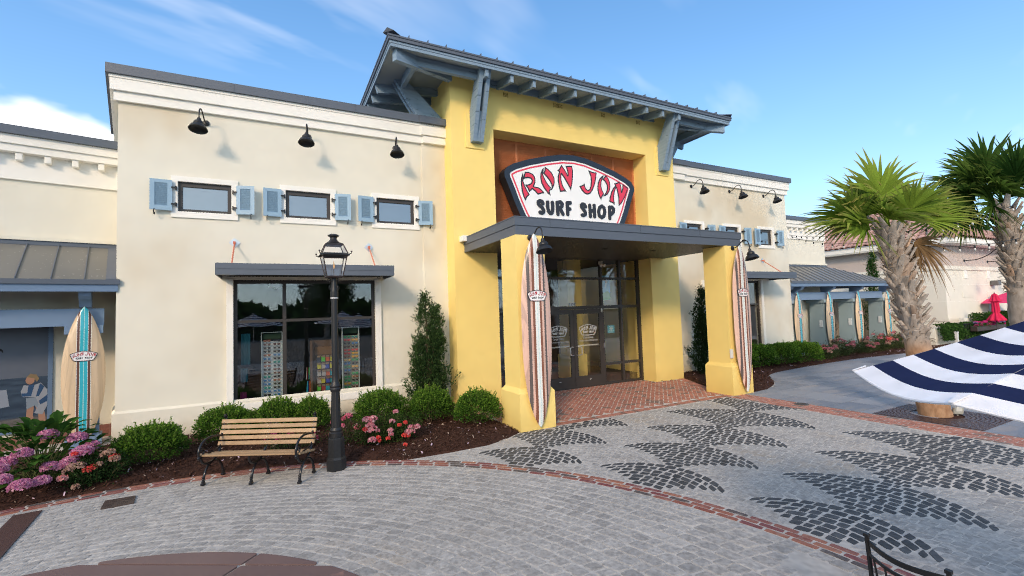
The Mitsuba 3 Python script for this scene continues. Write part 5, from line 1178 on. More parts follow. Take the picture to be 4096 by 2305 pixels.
# hydrangea: big leaves and round flower heads, each its own piece
HY = thing('hydrangea', 'hydrangea with lilac pink flower heads at the left edge of the bed', 'hydrangea'); r = np.random.default_rng(77)
hc = np.array([-2.95, 8.95, 0])
def big_leaf(p, d, L, W, col, r):
    d = unit(np.asarray(d, float)); s = unit(np.cross(d, [0, 0, 1.0])); n = np.cross(s, d); rows = []
    for t, w, dz in ((0, .06, 0), (.22, .75, .05), (.5, 1.0, .07), (.78, .62, .02), (1, .02, -.08)):
        m = p + d * L * t + n * L * dz; rows += [m - s * W / 2 * w + n * W * .10 * w, m, m + s * W / 2 * w + n * W * .10 * w]
    F = []
    for i in range(4):
        for j in range(2): a = i * 3 + j; F += [[a, a + 1, a + 4], [a, a + 4, a + 3]]
    return np.array(rows), np.array(F)
stems = []
for i in range(280):
    a = r.uniform(0, 2 * np.pi); e = r.uniform(-.55, 1.35); dd = np.array([math.cos(a) * math.cos(e), math.sin(a) * math.cos(e), math.sin(e)])
    b = hc + [0, 0, .40] + dd * np.array([.64, .55, .52]) * r.uniform(.65, 1.04)
    L = r.uniform(.13, .23); d = unit(np.array([dd[0], dd[1], .12 + .25 * dd[2]]) + r.normal(0, .22, 3))
    t = r.uniform(); col = np.array([.022, .062, .014]) * (1 - t) + np.array([.065, .15, .028]) * t
    part(HY, 'leaf', big_leaf(b, d, L, L * .58, col, r), 'leaf', color=col)
    if i % 4 == 0: stems.append(tube(spline([hc + [r.normal(0, .08), r.normal(0, .08), 0], (hc + b) / 2 + [0, 0, .1], b], 8), .006, 5))
part(HY, 'stem', cat(*stems), 'matte', color=(.07, .09, .03))
LIL = ((.62, .23, .40), (.69, .33, .47), (.74, .44, .53), (.56, .21, .40))
for x, y, z, R in ((-2.82, 8.72, .77, .105), (-2.51, 8.72, .69, .10), (-2.35, 8.70, .55, .085), (-2.39, 8.5, .53, .115), (-2.52, 8.48, .42, .09), (-2.97, 8.42, .62, .095), (-3.13, 8.42, .53, .10), (-2.70, 8.42, .40, .08), (-2.60, 8.45, .38, .06), (-3.10, 8.2, .50, .08), (-2.71, 8.2, .28, .09), (-3.02, 8.05, .40, .085), (-2.85, 8.05, .30, .105), (-3.2, 8.3, .40, .09)):
    flower_cluster(HY, (x, y, z), R, 150, LIL, r, 'flower_head', .030, .82)
# ---------------------------------------------------------------- palms
def frond(hub, az, el, L, PL, col, tipc, r, spread=1.9, n=36, droop=.5, roll=0.0):
    """costapalmate leaf: stalk, then leaflets fanned in a folded blade"""
    d = np.array([math.cos(az) * math.cos(el), math.sin(az) * math.cos(el), math.sin(el)]); side = np.array([-math.sin(az), math.cos(az), 0]); up = np.cross(d, side) * -1
    if up[2] < 0: up = -up
    cr, sr = math.cos(roll), math.sin(roll); side, up = side * cr + up * sr, up * cr - side * sr
    stalk = spline([hub, hub + d * PL * .55, hub + d * PL - [0, 0, .04 * PL]], 8)
    b = stalk[-1]; V, F, C = [], [], []
    sv, sf = tube(stalk, np.linspace(.020, .011, len(stalk)), 5, flat=.5); V.append(sv); F.append(sf); C.append(np.tile(np.asarray(col) * 1.15, (len(sv), 1))); o = len(sv)
    for i in range(n):
        q = (i + .5) / n * 2 - 1; th = q * spread + r.normal(0, .03); ln = L * (1 - .28 * abs(q) ** 1.6) * r.uniform(.90, 1.08)
        cost = b + d * (.16 * L * (1 - abs(q)))
        dr = d * math.cos(th) + side * math.sin(th) + up * (.30 * abs(math.sin(th)) + r.normal(0, .06)); dr = unit(dr)
        w = L * .072; wd = unit(np.cross(dr, up)); pts = []
        g = np.array([0, 0, -1.0]); tt = (0, .30, .6, .85, 1.0); ww = (.45, 1.0, .72, .33, .02)
        dp = droop * r.uniform(.6, 1.5)
        for t, k in zip(tt, ww):
            m = cost + dr * ln * t + g * ln * dp * t ** 2.6 * .45
            pts += [m - wd * w * k / 2, m + wd * w * k / 2 + up * w * k * .25]
        V.append(np.array(pts)); f = []
        for a in range(4): f += [[2 * a, 2 * a + 1, 2 * a + 3], [2 * a, 2 * a + 3, 2 * a + 2]]
        F.append(np.array(f) + o); o += 10
        cc = np.asarray(col) * r.uniform(.72, 1.3); tc = np.asarray(tipc)
        C.append(np.array([cc * (1 - x) + tc * x for x in (0, 0, 0, 0, .06, .06, .35, .35, .9, .9)]))
    return (np.vstack(V), np.vstack(F)), np.vstack(C)
def palm(base, top, hub, rad, label, seed, fronds, boots, zb, greens, tan_to):
    r = np.random.default_rng(seed); k = thing('palm_tree', label, 'palm', 'cabbage palms on the slate terrace'); base, top, hub = (np.array(x, float) for x in (base, top, hub))
    ax = lambda t: base + (top - base) * t + np.array([0, 0, 0])
    H = top[2]
    n = 60; tt = np.linspace(0, 1, n); ang = np.arange(28) * 2 * np.pi / 28; V = []
    for t in tt:
        z = t * H; rr = rad * (1.0 + .08 * math.exp(-z * 4) - .30 * float(np.clip((z - zb + .5) / .8, 0, 1))) * (1 + .05 * meshkit.fbm(np.c_[np.cos(ang) * 3, np.sin(ang) * 3, np.full(28, z * 9)] + seed, 3) + .022 * math.sin(z * 62))
        V.append(ax(t) + np.c_[rr * np.cos(ang), rr * np.sin(ang), np.zeros(28)])
    V = np.vstack(V); i = np.arange(28); i2 = (i + 1) % 28
    F = np.vstack([np.vstack([np.stack([a * 28 + i, a * 28 + i2, (a + 1) * 28 + i2], 1), np.stack([a * 28 + i, (a + 1) * 28 + i2, (a + 1) * 28 + i], 1)]) for a in range(n - 1)])
    zz = V[:, 2]; tan = np.clip((tan_to - zz) / .25, 0, 1) if tan_to > 0 else np.zeros(len(V))
    part(k, 'trunk', (V, F), 'bark', smooth=True, uv=np.c_[tan * .9 + .08, np.full(len(V), .1)])
    for b in range(boots):
        t = (b + .5) / boots; z = zb + (H - zb + .15) * t; a = b * 2.39996 + r.normal(0, .12); c = ax(min(z / H, 1.05)); rr = rad * .66
        o = np.array([math.cos(a), math.sin(a), 0]); s = np.array([-math.sin(a), math.cos(a), 0]); L = r.uniform(.26, .38) * (1.0 if t > .1 else .8); tl = r.uniform(.38, .58) - .1 * t; lean = r.normal(0, .22)
        d = unit(o * math.sin(tl) + np.array([0, 0, math.cos(tl)]) + s * lean); nrm = unit(np.cross(s, d))
        w0, w1, th = r.uniform(.11, .145), r.uniform(.05, .07), .017; P = []
        b0 = c + o * (rr - .02) - d * .06
        for q, w in ((0, w0), (.45, w0 * .66), (1, w1)):
            m = b0 + d * L * q + o * (.03 * q * q) + s * (r.normal(0, .006))
            for e in (-1, 1): P += [m + s * w / 2 * e + nrm * th, m + s * w / 2 * e - nrm * th * .6]
            P += [m + nrm * th * 1.7]
        part(k, 'boot', hull(np.array(P) + r.normal(0, .003, (len(P), 3))), 'bark', uv=(r.uniform(0, .16) if r.uniform() > .12 else r.uniform(.3, .7), r.uniform(0, 1)))
    for spec in fronds:
        az, el, L, PL = spec[:4]; dead = len(spec) > 4 and spec[4]
        col = (.24, .15, .075) if dead else np.array(greens[0]) * (1 - (q := r.uniform())) + np.array(greens[1]) * q
        m, C = frond(hub, az, el, L, PL, col, (.34, .21, .11) if dead else greens[2], r, 1.25 if dead else 1.7, 28 if dead else 34, 1.3 if dead else .5, 1.05 * math.sin(math.pi / 2 - YAW - az) * (1 if r.uniform() < .8 else -.4) + r.normal(0, .25))
        part(k, 'dead_frond' if dead else 'frond', m, 'leaf', color=C)
    # loose fibre between the boots
    nfi = 500; a = r.uniform(0, 6.28, nfi); z = r.uniform(zb, H, nfi); c = np.array([ax(q / H) for q in z]); o = np.c_[np.cos(a), np.sin(a), np.zeros(nfi)]
    P = c + o * rad * r.uniform(.62, .85, (nfi, 1)); m = cards(P, o * .5 + r.normal(0, .7, (nfi, 3)), .14, .006, r); part(k, 'fibre', m, 'matte', color=(.20, .15, .11), kind='stuff')
    return k
A = lambda deg: math.radians(90 - deg) - YAW      # 0 = away from the street, 90 = to the right of the picture
FR1 = [(A(-92), .16, .98, .70), (A(-78), .42, .95, .58), (A(-112), -.02, .88, .62), (A(-55), .75, .92, .46), (A(-140), .30, .80, .50), (A(-125), .75, .78, .42), (A(-6), 1.38, 1.12, .66), (A(28), 1.12, 1.08, .62), (A(-38), 1.0, 1.0, .62), (A(5), 1.0, 1.0, .58), (A(-15), .75, .90, .55), (A(60), .75, 1.0, .60), (A(88), .50, 1.0, .66), (A(104), .22, .80, .58), (A(150), .75, .78, .42), (A(35), .95, .9, .5), (A(25), .3, .85, .6), (A(95), -.55, .66, .50, 1), (A(72), -.75, .55, .42, 1)]
palm((11.24, 4.22, -.05), (10.70, 4.50, 3.52), (10.70, 4.50, 3.62), .235, 'palm with a booted leaning trunk standing in the square tree grate', 81, FR1, 96, 1.42, ((.115, .205, .026), (.20, .29, .04), (.46, .36, .14)), 1.5)
r_ = np.random.default_rng(5)
FR2 = [(A(x), e, r_.uniform(1.0, 1.2), r_.uniform(.6, .8)) for x, e in ((-95, .25), (-112, .6), (-78, .8), (-60, 1.1), (-100, .05), (-68, -.1), (-130, .2), (-150, .6), (0, 1.3), (40, .9), (80, .6), (120, .3), (165, .8), (-20, .7), (20, .45), (60, .3), (-45, .4), (-88, -.25), (-122, -.2), (100, .95), (-90, 1.2))]
palm((15.75, 4.0, -.05), (15.3, 4.15, 4.25), (15.25, 4.15, 4.45), .25, 'darker palm with a straight booted trunk at the right edge of the terrace', 82, FR2, 90, 2.3, ((.045, .105, .022), (.085, .155, .028), (.16, .17, .05)), 0)
# ---------------------------------------------------------------- striped umbrellas
def umbrella(c, R, zr, rise, a0, label, group='navy and white striped umbrellas'):
    k = thing('striped_umbrella', label, 'umbrella', group); c = np.array([c[0], c[1], 0.0])
    tips = [c + [R * math.cos(a0 + i * math.pi / 4), R * math.sin(a0 + i * math.pi / 4), zr] for i in range(8)]; ap = c + [0, 0, zr + rise]; ns = 14
    for i in range(8):
        a, b = tips[i], tips[(i + 1) % 8]; Vp, Fp, U = [], [], []; o = 0
        for j in range(ns):
            for t0, t1 in ((j / ns, (j + .5) / ns), ((j + .5) / ns, (j + 1) / ns)):
                for t in (t0, t1):
                    for s in np.linspace(0, 1, 9):
                        e = a + (b - a) * s; p = e + (ap - e) * t; bow = math.sin(math.pi * s) * (1 - t) * .05 + math.sin(math.pi * t) * .03
                        Vp.append(p + [0, 0, -bow]); U.append((1.0 - j % 2, 0))
                q = np.arange(8); Fp += [np.stack([o + q, o + q + 1, o + q + 10], 1), np.stack([o + q, o + q + 10, o + q + 9], 1)]; o += 18
        part(k, 'panel', (np.array(Vp), np.vstack(Fp)), 'canopy_fabric', smooth=True, uv=np.array(U))
        part(k, 'hem', tube([a + (b - a) * s - [0, 0, math.sin(math.pi * s) * .05 + .004] for s in np.linspace(0, 1, 9)], .006, 5), 'canopy_fabric', uv=(1, 0), smooth=40)
        part(k, 'rib', tube([a - [0, 0, .012], a + (ap - a) * .5 - [0, 0, .05], ap - [0, 0, .06]], .009, 5), 'satin', color=(.5, .5, .5), smooth=40)
        d = unit((ap - a)[None])[0]; part(k, 'rib_pocket', hull([a + d * t + s * unit((b - tips[i - 1])[None])[0] * w + [0, 0, z] for t, w in ((-.008, .010), (.06, .018)) for s in (-1, 1) for z in (.002, .006)]), 'canopy_fabric', uv=(1, 0))
    part(k, 'pole', cat(tube([c, ap], .02, 12), lathe([(0, 0), (.24, 0), (.24, .05), (.05, .08), (.035, .35), (0, .35)], 24, c)), 'satin', color=(.55, .55, .55), smooth=40)
    part(k, 'finial', lathe([(0, zr + rise), (.045, zr + rise), (.05, zr + rise + .02), (.015, zr + rise + .06), (0, zr + rise + .06)], 16, c), 'satin', color=(.6, .6, .6), smooth=40)
UC, UR, UZ = (3.36, .33), 1.20, 1.855
umbrella(UC, UR, UZ, .54, math.atan2(1.43 - .33, 2.91 - 3.36), 'navy and white striped market umbrella cut by the right edge in the foreground')
umbrella((3.0, -2.4), 1.35, 2.05, .5, .3, 'navy and white striped umbrella behind the viewer, mirrored in the shop window')
umbrella((-.9, -1.9), 1.35, 2.05, .5, .1, 'second striped umbrella behind the viewer, mirrored in the left of the shop window')
# ---------------------------------------------------------------- metal chair
CH = thing('metal_chair', 'black metal cafe chair with curved back rails cut off at the bottom right corner', 'chair')
pa, pb = np.array([3.01, 1.49, 0]), np.array([2.93, 1.10, 0])
cu = unit((pb - pa)[None])[0]; cn = np.array([-cu[1], cu[0], 0]) * 1.0
if cn @ (np.array([3.36, .33, 0]) - pa) < 0: cn = -cn
blk = dict(color=(.010, .010, .011))
for p in (pa, pb):
    part(CH, 'back_post', cat(tube([p + [0, 0, .905], p + cn * .03 + [0, 0, .45], p - cn * .02 + [0, 0, .01]], .0125, 6), B(p[0] - .013, p[0] + .013, p[1] - .013, p[1] + .013, .895, .912)), 'satin', **blk)
    part(CH, 'front_leg', tube([p + cn * .42 + [0, 0, .44], p + cn * .43 + [0, 0, .01]], .0125, 6), 'satin', **blk)
def rail(z, h):
    pts = np.array([pa + (pb - pa) * s - cn * .055 * math.sin(math.pi * s) + [0, 0, z - .012 * math.sin(math.pi * s)] for s in np.linspace(0, 1, 13)])
    V = np.vstack([pts + o for o in ([0, 0, h / 2], [0, 0, -h / 2], cn * .008 + [0, 0, -h / 2], cn * .008 + [0, 0, h / 2])]); n = 13; i = np.arange(n - 1); F = []
    for a in range(4): b = (a + 1) % 4; F += [np.stack([a * n + i, b * n + i, b * n + i + 1], 1), np.stack([a * n + i, b * n + i + 1, a * n + i + 1], 1)]
    return V, np.vstack(F)
for z, h in ((.865, .028), (.80, .018), (.56, .02)): part(CH, 'back_rail', rail(z, h), 'satin', **blk)
for s in (.12, .31, .5, .69, .88):
    q = pa + (pb - pa) * s - cn * .055 * math.sin(math.pi * s); part(CH, 'back_slat', tube([q + [0, 0, .79], q + cn * .04 + [0, 0, .56]], .006, 5), 'satin', **blk)
part(CH, 'seat', hull([pa + cn * t + cu * s + [0, 0, z] for t in (.02, .45) for s in (-.02, np.linalg.norm(pb - pa) + .02) for z in (.43, .455)]), 'satin', **blk)
# ---------------------------------------------------------------- grates and covers in the paving
RUST = (.055, .034, .032)
TG = thing('tree_grate', 'square brown iron tree grate with slotted rings round the palm trunk', 'tree grate')
tc = np.array([11.15, 4.11]); hs = .80
gp = sbox(tc[0] - hs + .1, tc[1] - hs, tc[0] + hs - .02, tc[1] + hs).difference(Point(11.22, 4.2).buffer(.40))
slots = []
for i, rr in enumerate(np.arange(.47, 1.05, .062)):
    m = int(2 * math.pi * rr / .115)
    for j in range(m):
        a = (j + .5 * (i % 2)) * 2 * math.pi / m
        slots.append(LineString([(11.22 + rr * math.cos(a + t), 4.2 + rr * math.sin(a + t)) for t in (-.032 / rr, .032 / rr)]).buffer(.011, 2))
part(TG, 'plate', exy(gp.difference(unary_union(slots)), .004, .022), 'satin', color=RUST)
part(TG, 'rim', cat(exy(Point(11.22, 4.2).buffer(.42).difference(Point(11.22, 4.2).buffer(.39)), -.02, .026)), 'satin', color=RUST)
part(TG, 'bedding', exy(Point(11.22, 4.2).buffer(.40), -.03, .008), 'mulch')
FL = thing('flood_light', 'small grey ground floodlight leaning on the palm trunk inside the tree grate', 'floodlight')
fo = np.array([11.44, 3.97, 0]); FR_ = rotz(-.75)
FM = lambda m: xf(m, FR_, fo)
part(FL, 'housing', FM(xf(CB(-.08, .08, -.035, .035, 0, .22, .015), rotx(.28), (0, 0, .045))), 'satin', color=(.36, .37, .34))
part(FL, 'lens', FM(xf(B(-.045, .045, -.038, -.034, .07, .16), rotx(.28), (0, 0, .045))), 'gloss', color=(.6, .62, .6))
part(FL, 'stake', FM(tube([(0, 0, -.02), (0, 0, .06)], .012, 6)), 'satin', color=(.3, .3, .28))
DG = thing('drain_grate', 'small square brown drain grate set in the cobbles at the lower left', 'drain grate')
dg = np.array([(-1.92, 7.45), (-1.60, 7.47), (-1.645, 7.76), (-1.955, 7.76)]); dgp = Polygon(dg); ctr = np.array(dgp.centroid.coords[0])
sl = []
for sx in (-.075, .075):
    for rr in (.03, .055, .08):
        for a in np.linspace(0, 2 * np.pi, int(10 + rr * 160), endpoint=False):
            sl.append(LineString([(ctr[0] + sx * .0 + sx + rr * math.cos(a) * .8, ctr[1] + rr * math.sin(a) * 1.3), (ctr[0] + sx + (rr + .012) * math.cos(a) * .8, ctr[1] + (rr + .012) * math.sin(a) * 1.3)]).buffer(.0035, 2))
part(DG, 'plate', exy(dgp.difference(unary_union(sl)), .006, .019), 'satin', color=(.060, .043, .038)); part(DG, 'sump', exy(dgp, -.01, .0062), 'matte', color=(.012, .01, .01))
TD = thing('trench_drain', 'long brown slotted trench drain running off the lower left corner', 'drain grate')
a0_, a1_, w_ = np.array([-2.69, 7.80]), np.array([-2.49, 6.0]), .125
du = (a1_ - a0_) / np.linalg.norm(a1_ - a0_); dn = np.array([-du[1], du[0]])
quad = lambda s0, s1, w0, w1: Polygon([a0_ + du * s0 + dn * w0, a0_ + du * s1 + dn * w0, a0_ + du * s1 + dn * w1, a0_ + du * s0 + dn * w1])
Lq = 1.9; tdp = quad(0, Lq, -w_, w_)
part(TD, 'grate', exy(tdp.difference(unary_union([quad(s, s + .009, -w_ + .035, w_ - .02) for s in np.arange(.03, Lq, .021)])), .007, .019), 'satin', color=(.075, .045, .04)); part(TD, 'channel', exy(tdp, -.01, .0072), 'matte', color=(.012, .01, .01))
for x, y, lab in ((10.29, 6.19, 'small round iron cover in the brick band near the right pillar'), (12.9, 4.13, 'round iron cover in the slate beside the tree grate')):
    MC = thing('round_cover', lab, 'cover')
    part(MC, 'lid', exy(Point(x, y).buffer(.125), .0, .0145), 'satin', color=(.05, .045, .043)); part(MC, 'rim', exy(Point(x, y).buffer(.14).difference(Point(x, y).buffer(.127)), 0, .016), 'satin', color=(.09, .085, .08))
    part(MC, 'ridge', cat(*[exy(Point(x, y).buffer(q).difference(Point(x, y).buffer(q - .012)), .0145, .018) for q in (.03, .065, .10)]), 'satin', color=(.05, .045, .043))
# ---------------------------------------------------------------- goods behind the left window
r = np.random.default_rng(12)
LENS = [(.02, .02, .022), (.02, .02, .022), (.05, .16, .36), (.22, .09, .05), (.03, .22, .20), (.09, .04, .03), (.55, .06, .06), (.05, .30, .12), (.6, .32, .04)]
def glasses(parent, x, y, z, w, col):
    L_ = [ico((x + s * w * .26, y, z), (w * .21, .006, w * .15), 1) for s in (-1, 1)]
    part(parent, 'sunglasses', cat(*L_, B(x - w * .5, x + w * .5, y - .004, y + .004, z + w * .09, z + w * .16), B(x - w * .5, x - w * .46, y, y + .08, z + w * .09, z + w * .14), B(x + w * .46, x + w * .5, y, y + .08, z + w * .09, z + w * .14)), 'gloss', color=col)
def rack(x0, x1, z1, label, pal, board, y=11.42, rows=16, zt=1.80):
    k = thing('sunglasses_rack', label, 'display rack', 'sunglasses racks behind the shop window')
    part(k, 'panel', B(x0, x1, y + .12, y + .16, .1, z1 - .2), 'matte', color=board)
    part(k, 'side', cat(B(x0 - .012, x0, y + .03, y + .16, .1, z1), B(x1, x1 + .012, y + .03, y + .16, .1, z1), B(x0, x1, y + .03, y + .16, z1 - .012, z1)), 'matte', color=(.45, .52, .52))
    part(k, 'header', B(x0 + .02, x1 - .02, y + .10, y + .13, z1 - .15, z1 - .03), 'matte', color=(.03, .06, .04))
    for i in range(rows):
        for j in (0, 1):
            glasses(k, x0 + (x1 - x0) * (.27 + .48 * j), y + .05, zt - i * (zt - .62) / (rows - 1), .15, pal[r.integers(0, len(pal))])
            part(k, 'shelf', B(x0 + (x1 - x0) * (.06 + .48 * j), x0 + (x1 - x0) * (.48 + .48 * j), y + .09, y + .12, zt - i * (zt - .62) / (rows - 1) - .035, zt - i * (zt - .62) / (rows - 1) - .03), 'matte', color=(.5, .56, .56))
rack(-.275, .12, 1.99, 'white rack full of sunglasses behind the left pane of the shop window', LENS[:6], (.80, .84, .84))
rack(1.40, 1.76, 2.03, 'tan rack of bright sunglasses behind the right pane of the shop window', LENS, (.50, .45, .34))
MR_ = thing('merchandise_rack', 'wooden rack of colourful packets behind the middle pane of the shop window', 'display rack')
part(MR_, 'stand', cat(B(.74, 1.2, 11.56, 11.62, .3, 1.75), B(.70, .74, 11.4, 11.62, .3, 1.75)), 'matte', color=(.10, .06, .035)); part(MR_, 'header', B(.80, 1.2, 11.54, 11.558, 1.42, 1.60), 'matte', color=(.16, .09, .04))
PKC = [(.02, .28, .34), (.10, .42, .05), (.32, .05, .04), (.45, .10, .04), (.03, .06, .30), (.42, .40, .03), (.25, .03, .04), (.04, .05, .07), (.35, .33, .30)]
for i in range(5):
    for j in range(4):
        x = .84 + j * .095 + r.normal(0, .006); z = 1.26 - i * .165
        q = part(MR_, 'packet', B(x, x + .08, 11.50 + r.uniform(0, .02), 11.535, z, z + .125), 'matte', color=PKC[r.integers(0, 9)])
        part(q, 'card', B(x + .006, x + .074, 11.49, 11.499, z + .10, z + .14), 'matte', color=(.22, .16, .10))
for i in range(16):
    x = .62 + .014 * (i % 6) + r.normal(0, .004); z = (1.15, .85, .62)[i % 3]
    part(MR_, 'lanyard', hull([(x, 11.45, z), (x + .012, 11.45, z), (x + r.normal(-.01, .015), 11.43, z - .26), (x + .014, 11.44, z - .26)]), 'matte', color=PKC[r.integers(0, 9)])
for x, w, z0, z1, c, lab in ((-.66, .17, 1.32, 1.98, (.03, .16, .19), 'teal printed shirt hanging at the left edge of the shop window'), (-.67, .13, .95, 1.24, (.02, .15, .20), 'blue and orange towel hanging under the shirt in the shop window'), (-.68, .12, .58, .74, (.30, .02, .12), 'magenta bag at the bottom left corner of the shop window')):
    k = thing('hanging_goods', lab, 'goods'); V = []
    us = np.linspace(0, 1, 9); V = np.vstack([np.c_[x + us * w, 11.42 + .012 * np.sin(us * 14), np.full(9, z)] for z in (z0, z1)]); i = np.arange(8)
    whole(k, (V, np.vstack([np.stack([i, i + 1, i + 10], 1), np.stack([i, i + 10, i + 9], 1)])), 'matte', color=c, smooth=True)
# lamps under the shop ceiling, and the ones seen over the doors
def shade_lamp(x, y, z, label):
    k = thing('ceiling_lamp', label, 'ceiling lamp', 'bell lamps inside the shop')
    part(k, 'shade', lathe([(.03, .14), (.06, .12), (.12, .06), (.16, 0), (.155, 0), (.115, .055), (.03, .13)], 24, (x, y, z)), 'satin', color=(.6, .58, .5), smooth=40)
    part(k, 'cord', tube([(x, y, z + .13), (x, y, 3.9)], .006, 5), 'satin', color=IRON)
    part(k, 'bulb', ico((x, y, z + .03), .06, 2), 'gloss', color=(.95, .95, .92), smooth=True)
shade_lamp(8.15, 12.2, 3.42, 'bell lamp seen through the glass above the right door leaf')
shade_lamp(.0, 12.6, 3.05, 'bell lamp at the top of the left pane of the shop window')
shade_lamp(1.75, 12.4, 3.0, 'bell lamp at the top of the right pane of the shop window')
BS = thing('bottle_shelf', 'shelves of pale and yellow bottles behind the window right of the entrance', 'shelf')
part(BS, 'shelf', cat(*[B(14.9, 16.0, 11.5, 11.75, z, z + .025) for z in (.75, 1.15, 1.55, 1.95)], B(14.9, 16.0, 11.75, 11.78, .6, 2.3)), 'matte', color=(.12, .08, .05))
for z, c_ in ((.775, (.62, .66, .55)), (1.175, (.55, .52, .12)), (1.575, (.58, .50, .10)), (1.975, (.5, .55, .58))):
    for i in range(10):
        x = 14.97 + i * .105; q = part(BS, 'bottle', lathe([(0, 0), (.032, 0), (.032, .13), (.014, .16), (0, .16)], 10, (x, 11.58, z)), 'satin', color=c_, smooth=40); part(q, 'cap', lathe([(0, .16), (.016, .16), (.016, .19), (0, .19)], 8, (x, 11.58, z)), 'satin', color=(.5, .45, .08))
SL_ = thing('security_light', 'small pale twin-head emergency light on the glazing under the canopy', 'security light')
part(SL_, 'box', CB(8.60, 8.74, 10.90, 10.955, 3.58, 3.68, .008), 'satin', color=(.45, .42, .36))
for dx in (-.05, .07): part(SL_, 'head', xf(lathe([(0, -.02), (.035, -.02), (.05, .03), (.048, .04), (0, .045)], 16), rotx(2.0), (8.67 + dx, 10.86, 3.56)), 'satin', color=(.55, .5, .42), smooth=40)
# ---------------------------------------------------------------- fence and hose reel behind the right portico
FE = thing('board_fence', 'weathered upright board fence closing the yard behind the right portico', 'fence')
x = 20.6; i = 0
while x < 29.9:
    w = r.uniform(.13, .15); part(FE, 'board', B(x, x + w, 13.42 + r.uniform(0, .012), 13.45 + r.uniform(0, .01), -.05, 2.35 + r.uniform(-.02, .02)), 'weathered_wood', uv=(r.uniform(), 0)); x += w + .008
part(FE, 'rail', cat(B(20.6, 29.9, 13.46, 13.53, .5, .59), B(20.6, 29.9, 13.46, 13.53, 1.8, 1.89)), 'weathered_wood', uv=(.4, 0))
HO = thing('hose_reel', 'grey wheeled hose reel standing between the portico piers', 'hose reel'); ho = np.array([23.35, 12.75, 0])
part(HO, 'frame', cat(tube([ho + [-.25, 0, .05], ho + [-.1, 0, .55], ho + [.0, 0, .95], ho + [.06, 0, .98]], .035, 8), tube([ho + [.3, 0, .05], ho + [.15, 0, .5], ho + [-.1, 0, .55]], .035, 8)), 'satin', color=(.20, .19, .17), smooth=40)
part(HO, 'drum', xf(lathe([(0, -.12), (.27, -.12), (.27, -.10), (.15, -.09), (.15, .09), (.27, .10), (.27, .12), (0, .12)], 24), rotx(math.pi / 2), ho + [.05, -.05, .40]), 'satin', color=(.24, .23, .20), smooth=35)
for s in (-.2, .28): part(HO, 'wheel', xf(lathe([(0, -.03), (.11, -.03), (.11, .03), (0, .03)], 16), rotx(math.pi / 2), ho + [s, -.15, .11]), 'satin', color=(.02, .02, .02), smooth=35)
# ---------------------------------------------------------------- the tiled-roof building behind the palms
FB = thing('tiled_roof_building', 'beige and mauve stucco building with a red tiled hip roof behind the palms', 'building')
bx, by = 30.1, 10.5
def fb_walls(z0, z1, o, mat, name): part(FB, name, cat(B(bx - o, bx + .3, by - o, by + 13, z0, z1), B(bx + .3, bx + 16, by - o, by + .3, z0, z1)), mat)
fb_walls(-.1, 3.66, 0, 'beige', 'wall'); fb_walls(3.66, 3.86, .06, 'beige', 'band'); fb_walls(3.86, 4.95, 0.005, 'mauve', 'wall')
fb_walls(2.86, 2.875, .012, 'trim', 'groove'); fb_walls(2.02, 2.035, .012, 'trim', 'groove'); fb_walls(1.05, 1.2, .03, 'beige', 'band')
part(FB, 'eave', cat(B(bx - .62, bx + 16.5, by - .62, by + 13.5, 4.93, 4.99), B(bx - .66, bx - .60, by - .66, by + 13.5, 4.985, 5.24), B(bx - .60, bx + 16.5, by - .66, by - .60, 4.985, 5.24)), 'trim')
for x, z0, z1 in ((32.3, 3.22, 3.46), (35.25, 3.22, 3.46)): part(FB, 'plaque', B(x, x + .42, by - .03, by, z0, z1 + .2), 'trim')
for x in (32.0, 35.1, 36.6): part(FB, 'lintel', B(x, x + 1.3, by - .02, by, 2.2, 2.5), 'beige')
part(FB, 'doorway', B(35.15, 36.3, by - .012, by, 0, 2.18), 'satin', color=(.42, .42, .45))
EVZ, SL = 5.24, .50
ex, ey = bx - .72, by - .72
ridge_x, ridge_y = ex + 6.6, ey + 6.6; rz = EVZ + 6.6 * SL
part(FB, 'roof', (np.array([(ex, ey, EVZ), (ex + 17.5, ey, EVZ), (ex + 17.5, ey + 14.5, EVZ), (ex, ey + 14.5, EVZ), (ridge_x, ridge_y, rz), (ridge_x + 5, ridge_y, rz), (ridge_x, ridge_y + 1.2, rz)]), np.array([[0, 1, 5], [0, 5, 4], [0, 4, 6], [0, 6, 3], [4, 5, 6]])), 'roof_tile', uv=(.3, 0))
tiles = []; tw, tl = .30, .40
def tile_mesh(o, along, upv, w, l, r):
    n = np.cross(along, upv); n = n if n[2] > 0 else -n; V = []
    for t, lift in ((0, .055), (1.06, .012)):
        for q in np.linspace(0, math.pi, 6): V.append(o + along * (w * .5 - math.cos(q) * w * .5) + upv * l * t + n * (math.sin(q) * w * .30 + lift))
    V = np.array(V); i = np.arange(5); F = np.vstack([np.stack([i, i + 1, i + 7], 1), np.stack([i, i + 7, i + 6], 1)])
    fr = V[:6] - n * .05; V = np.vstack([V, fr]); F = np.vstack([F, np.stack([i, i + 12, i + 13], 1), np.stack([i, i + 13, i + 1], 1)])
    return V, F
ca = 1 / math.sqrt(1 + SL * SL)
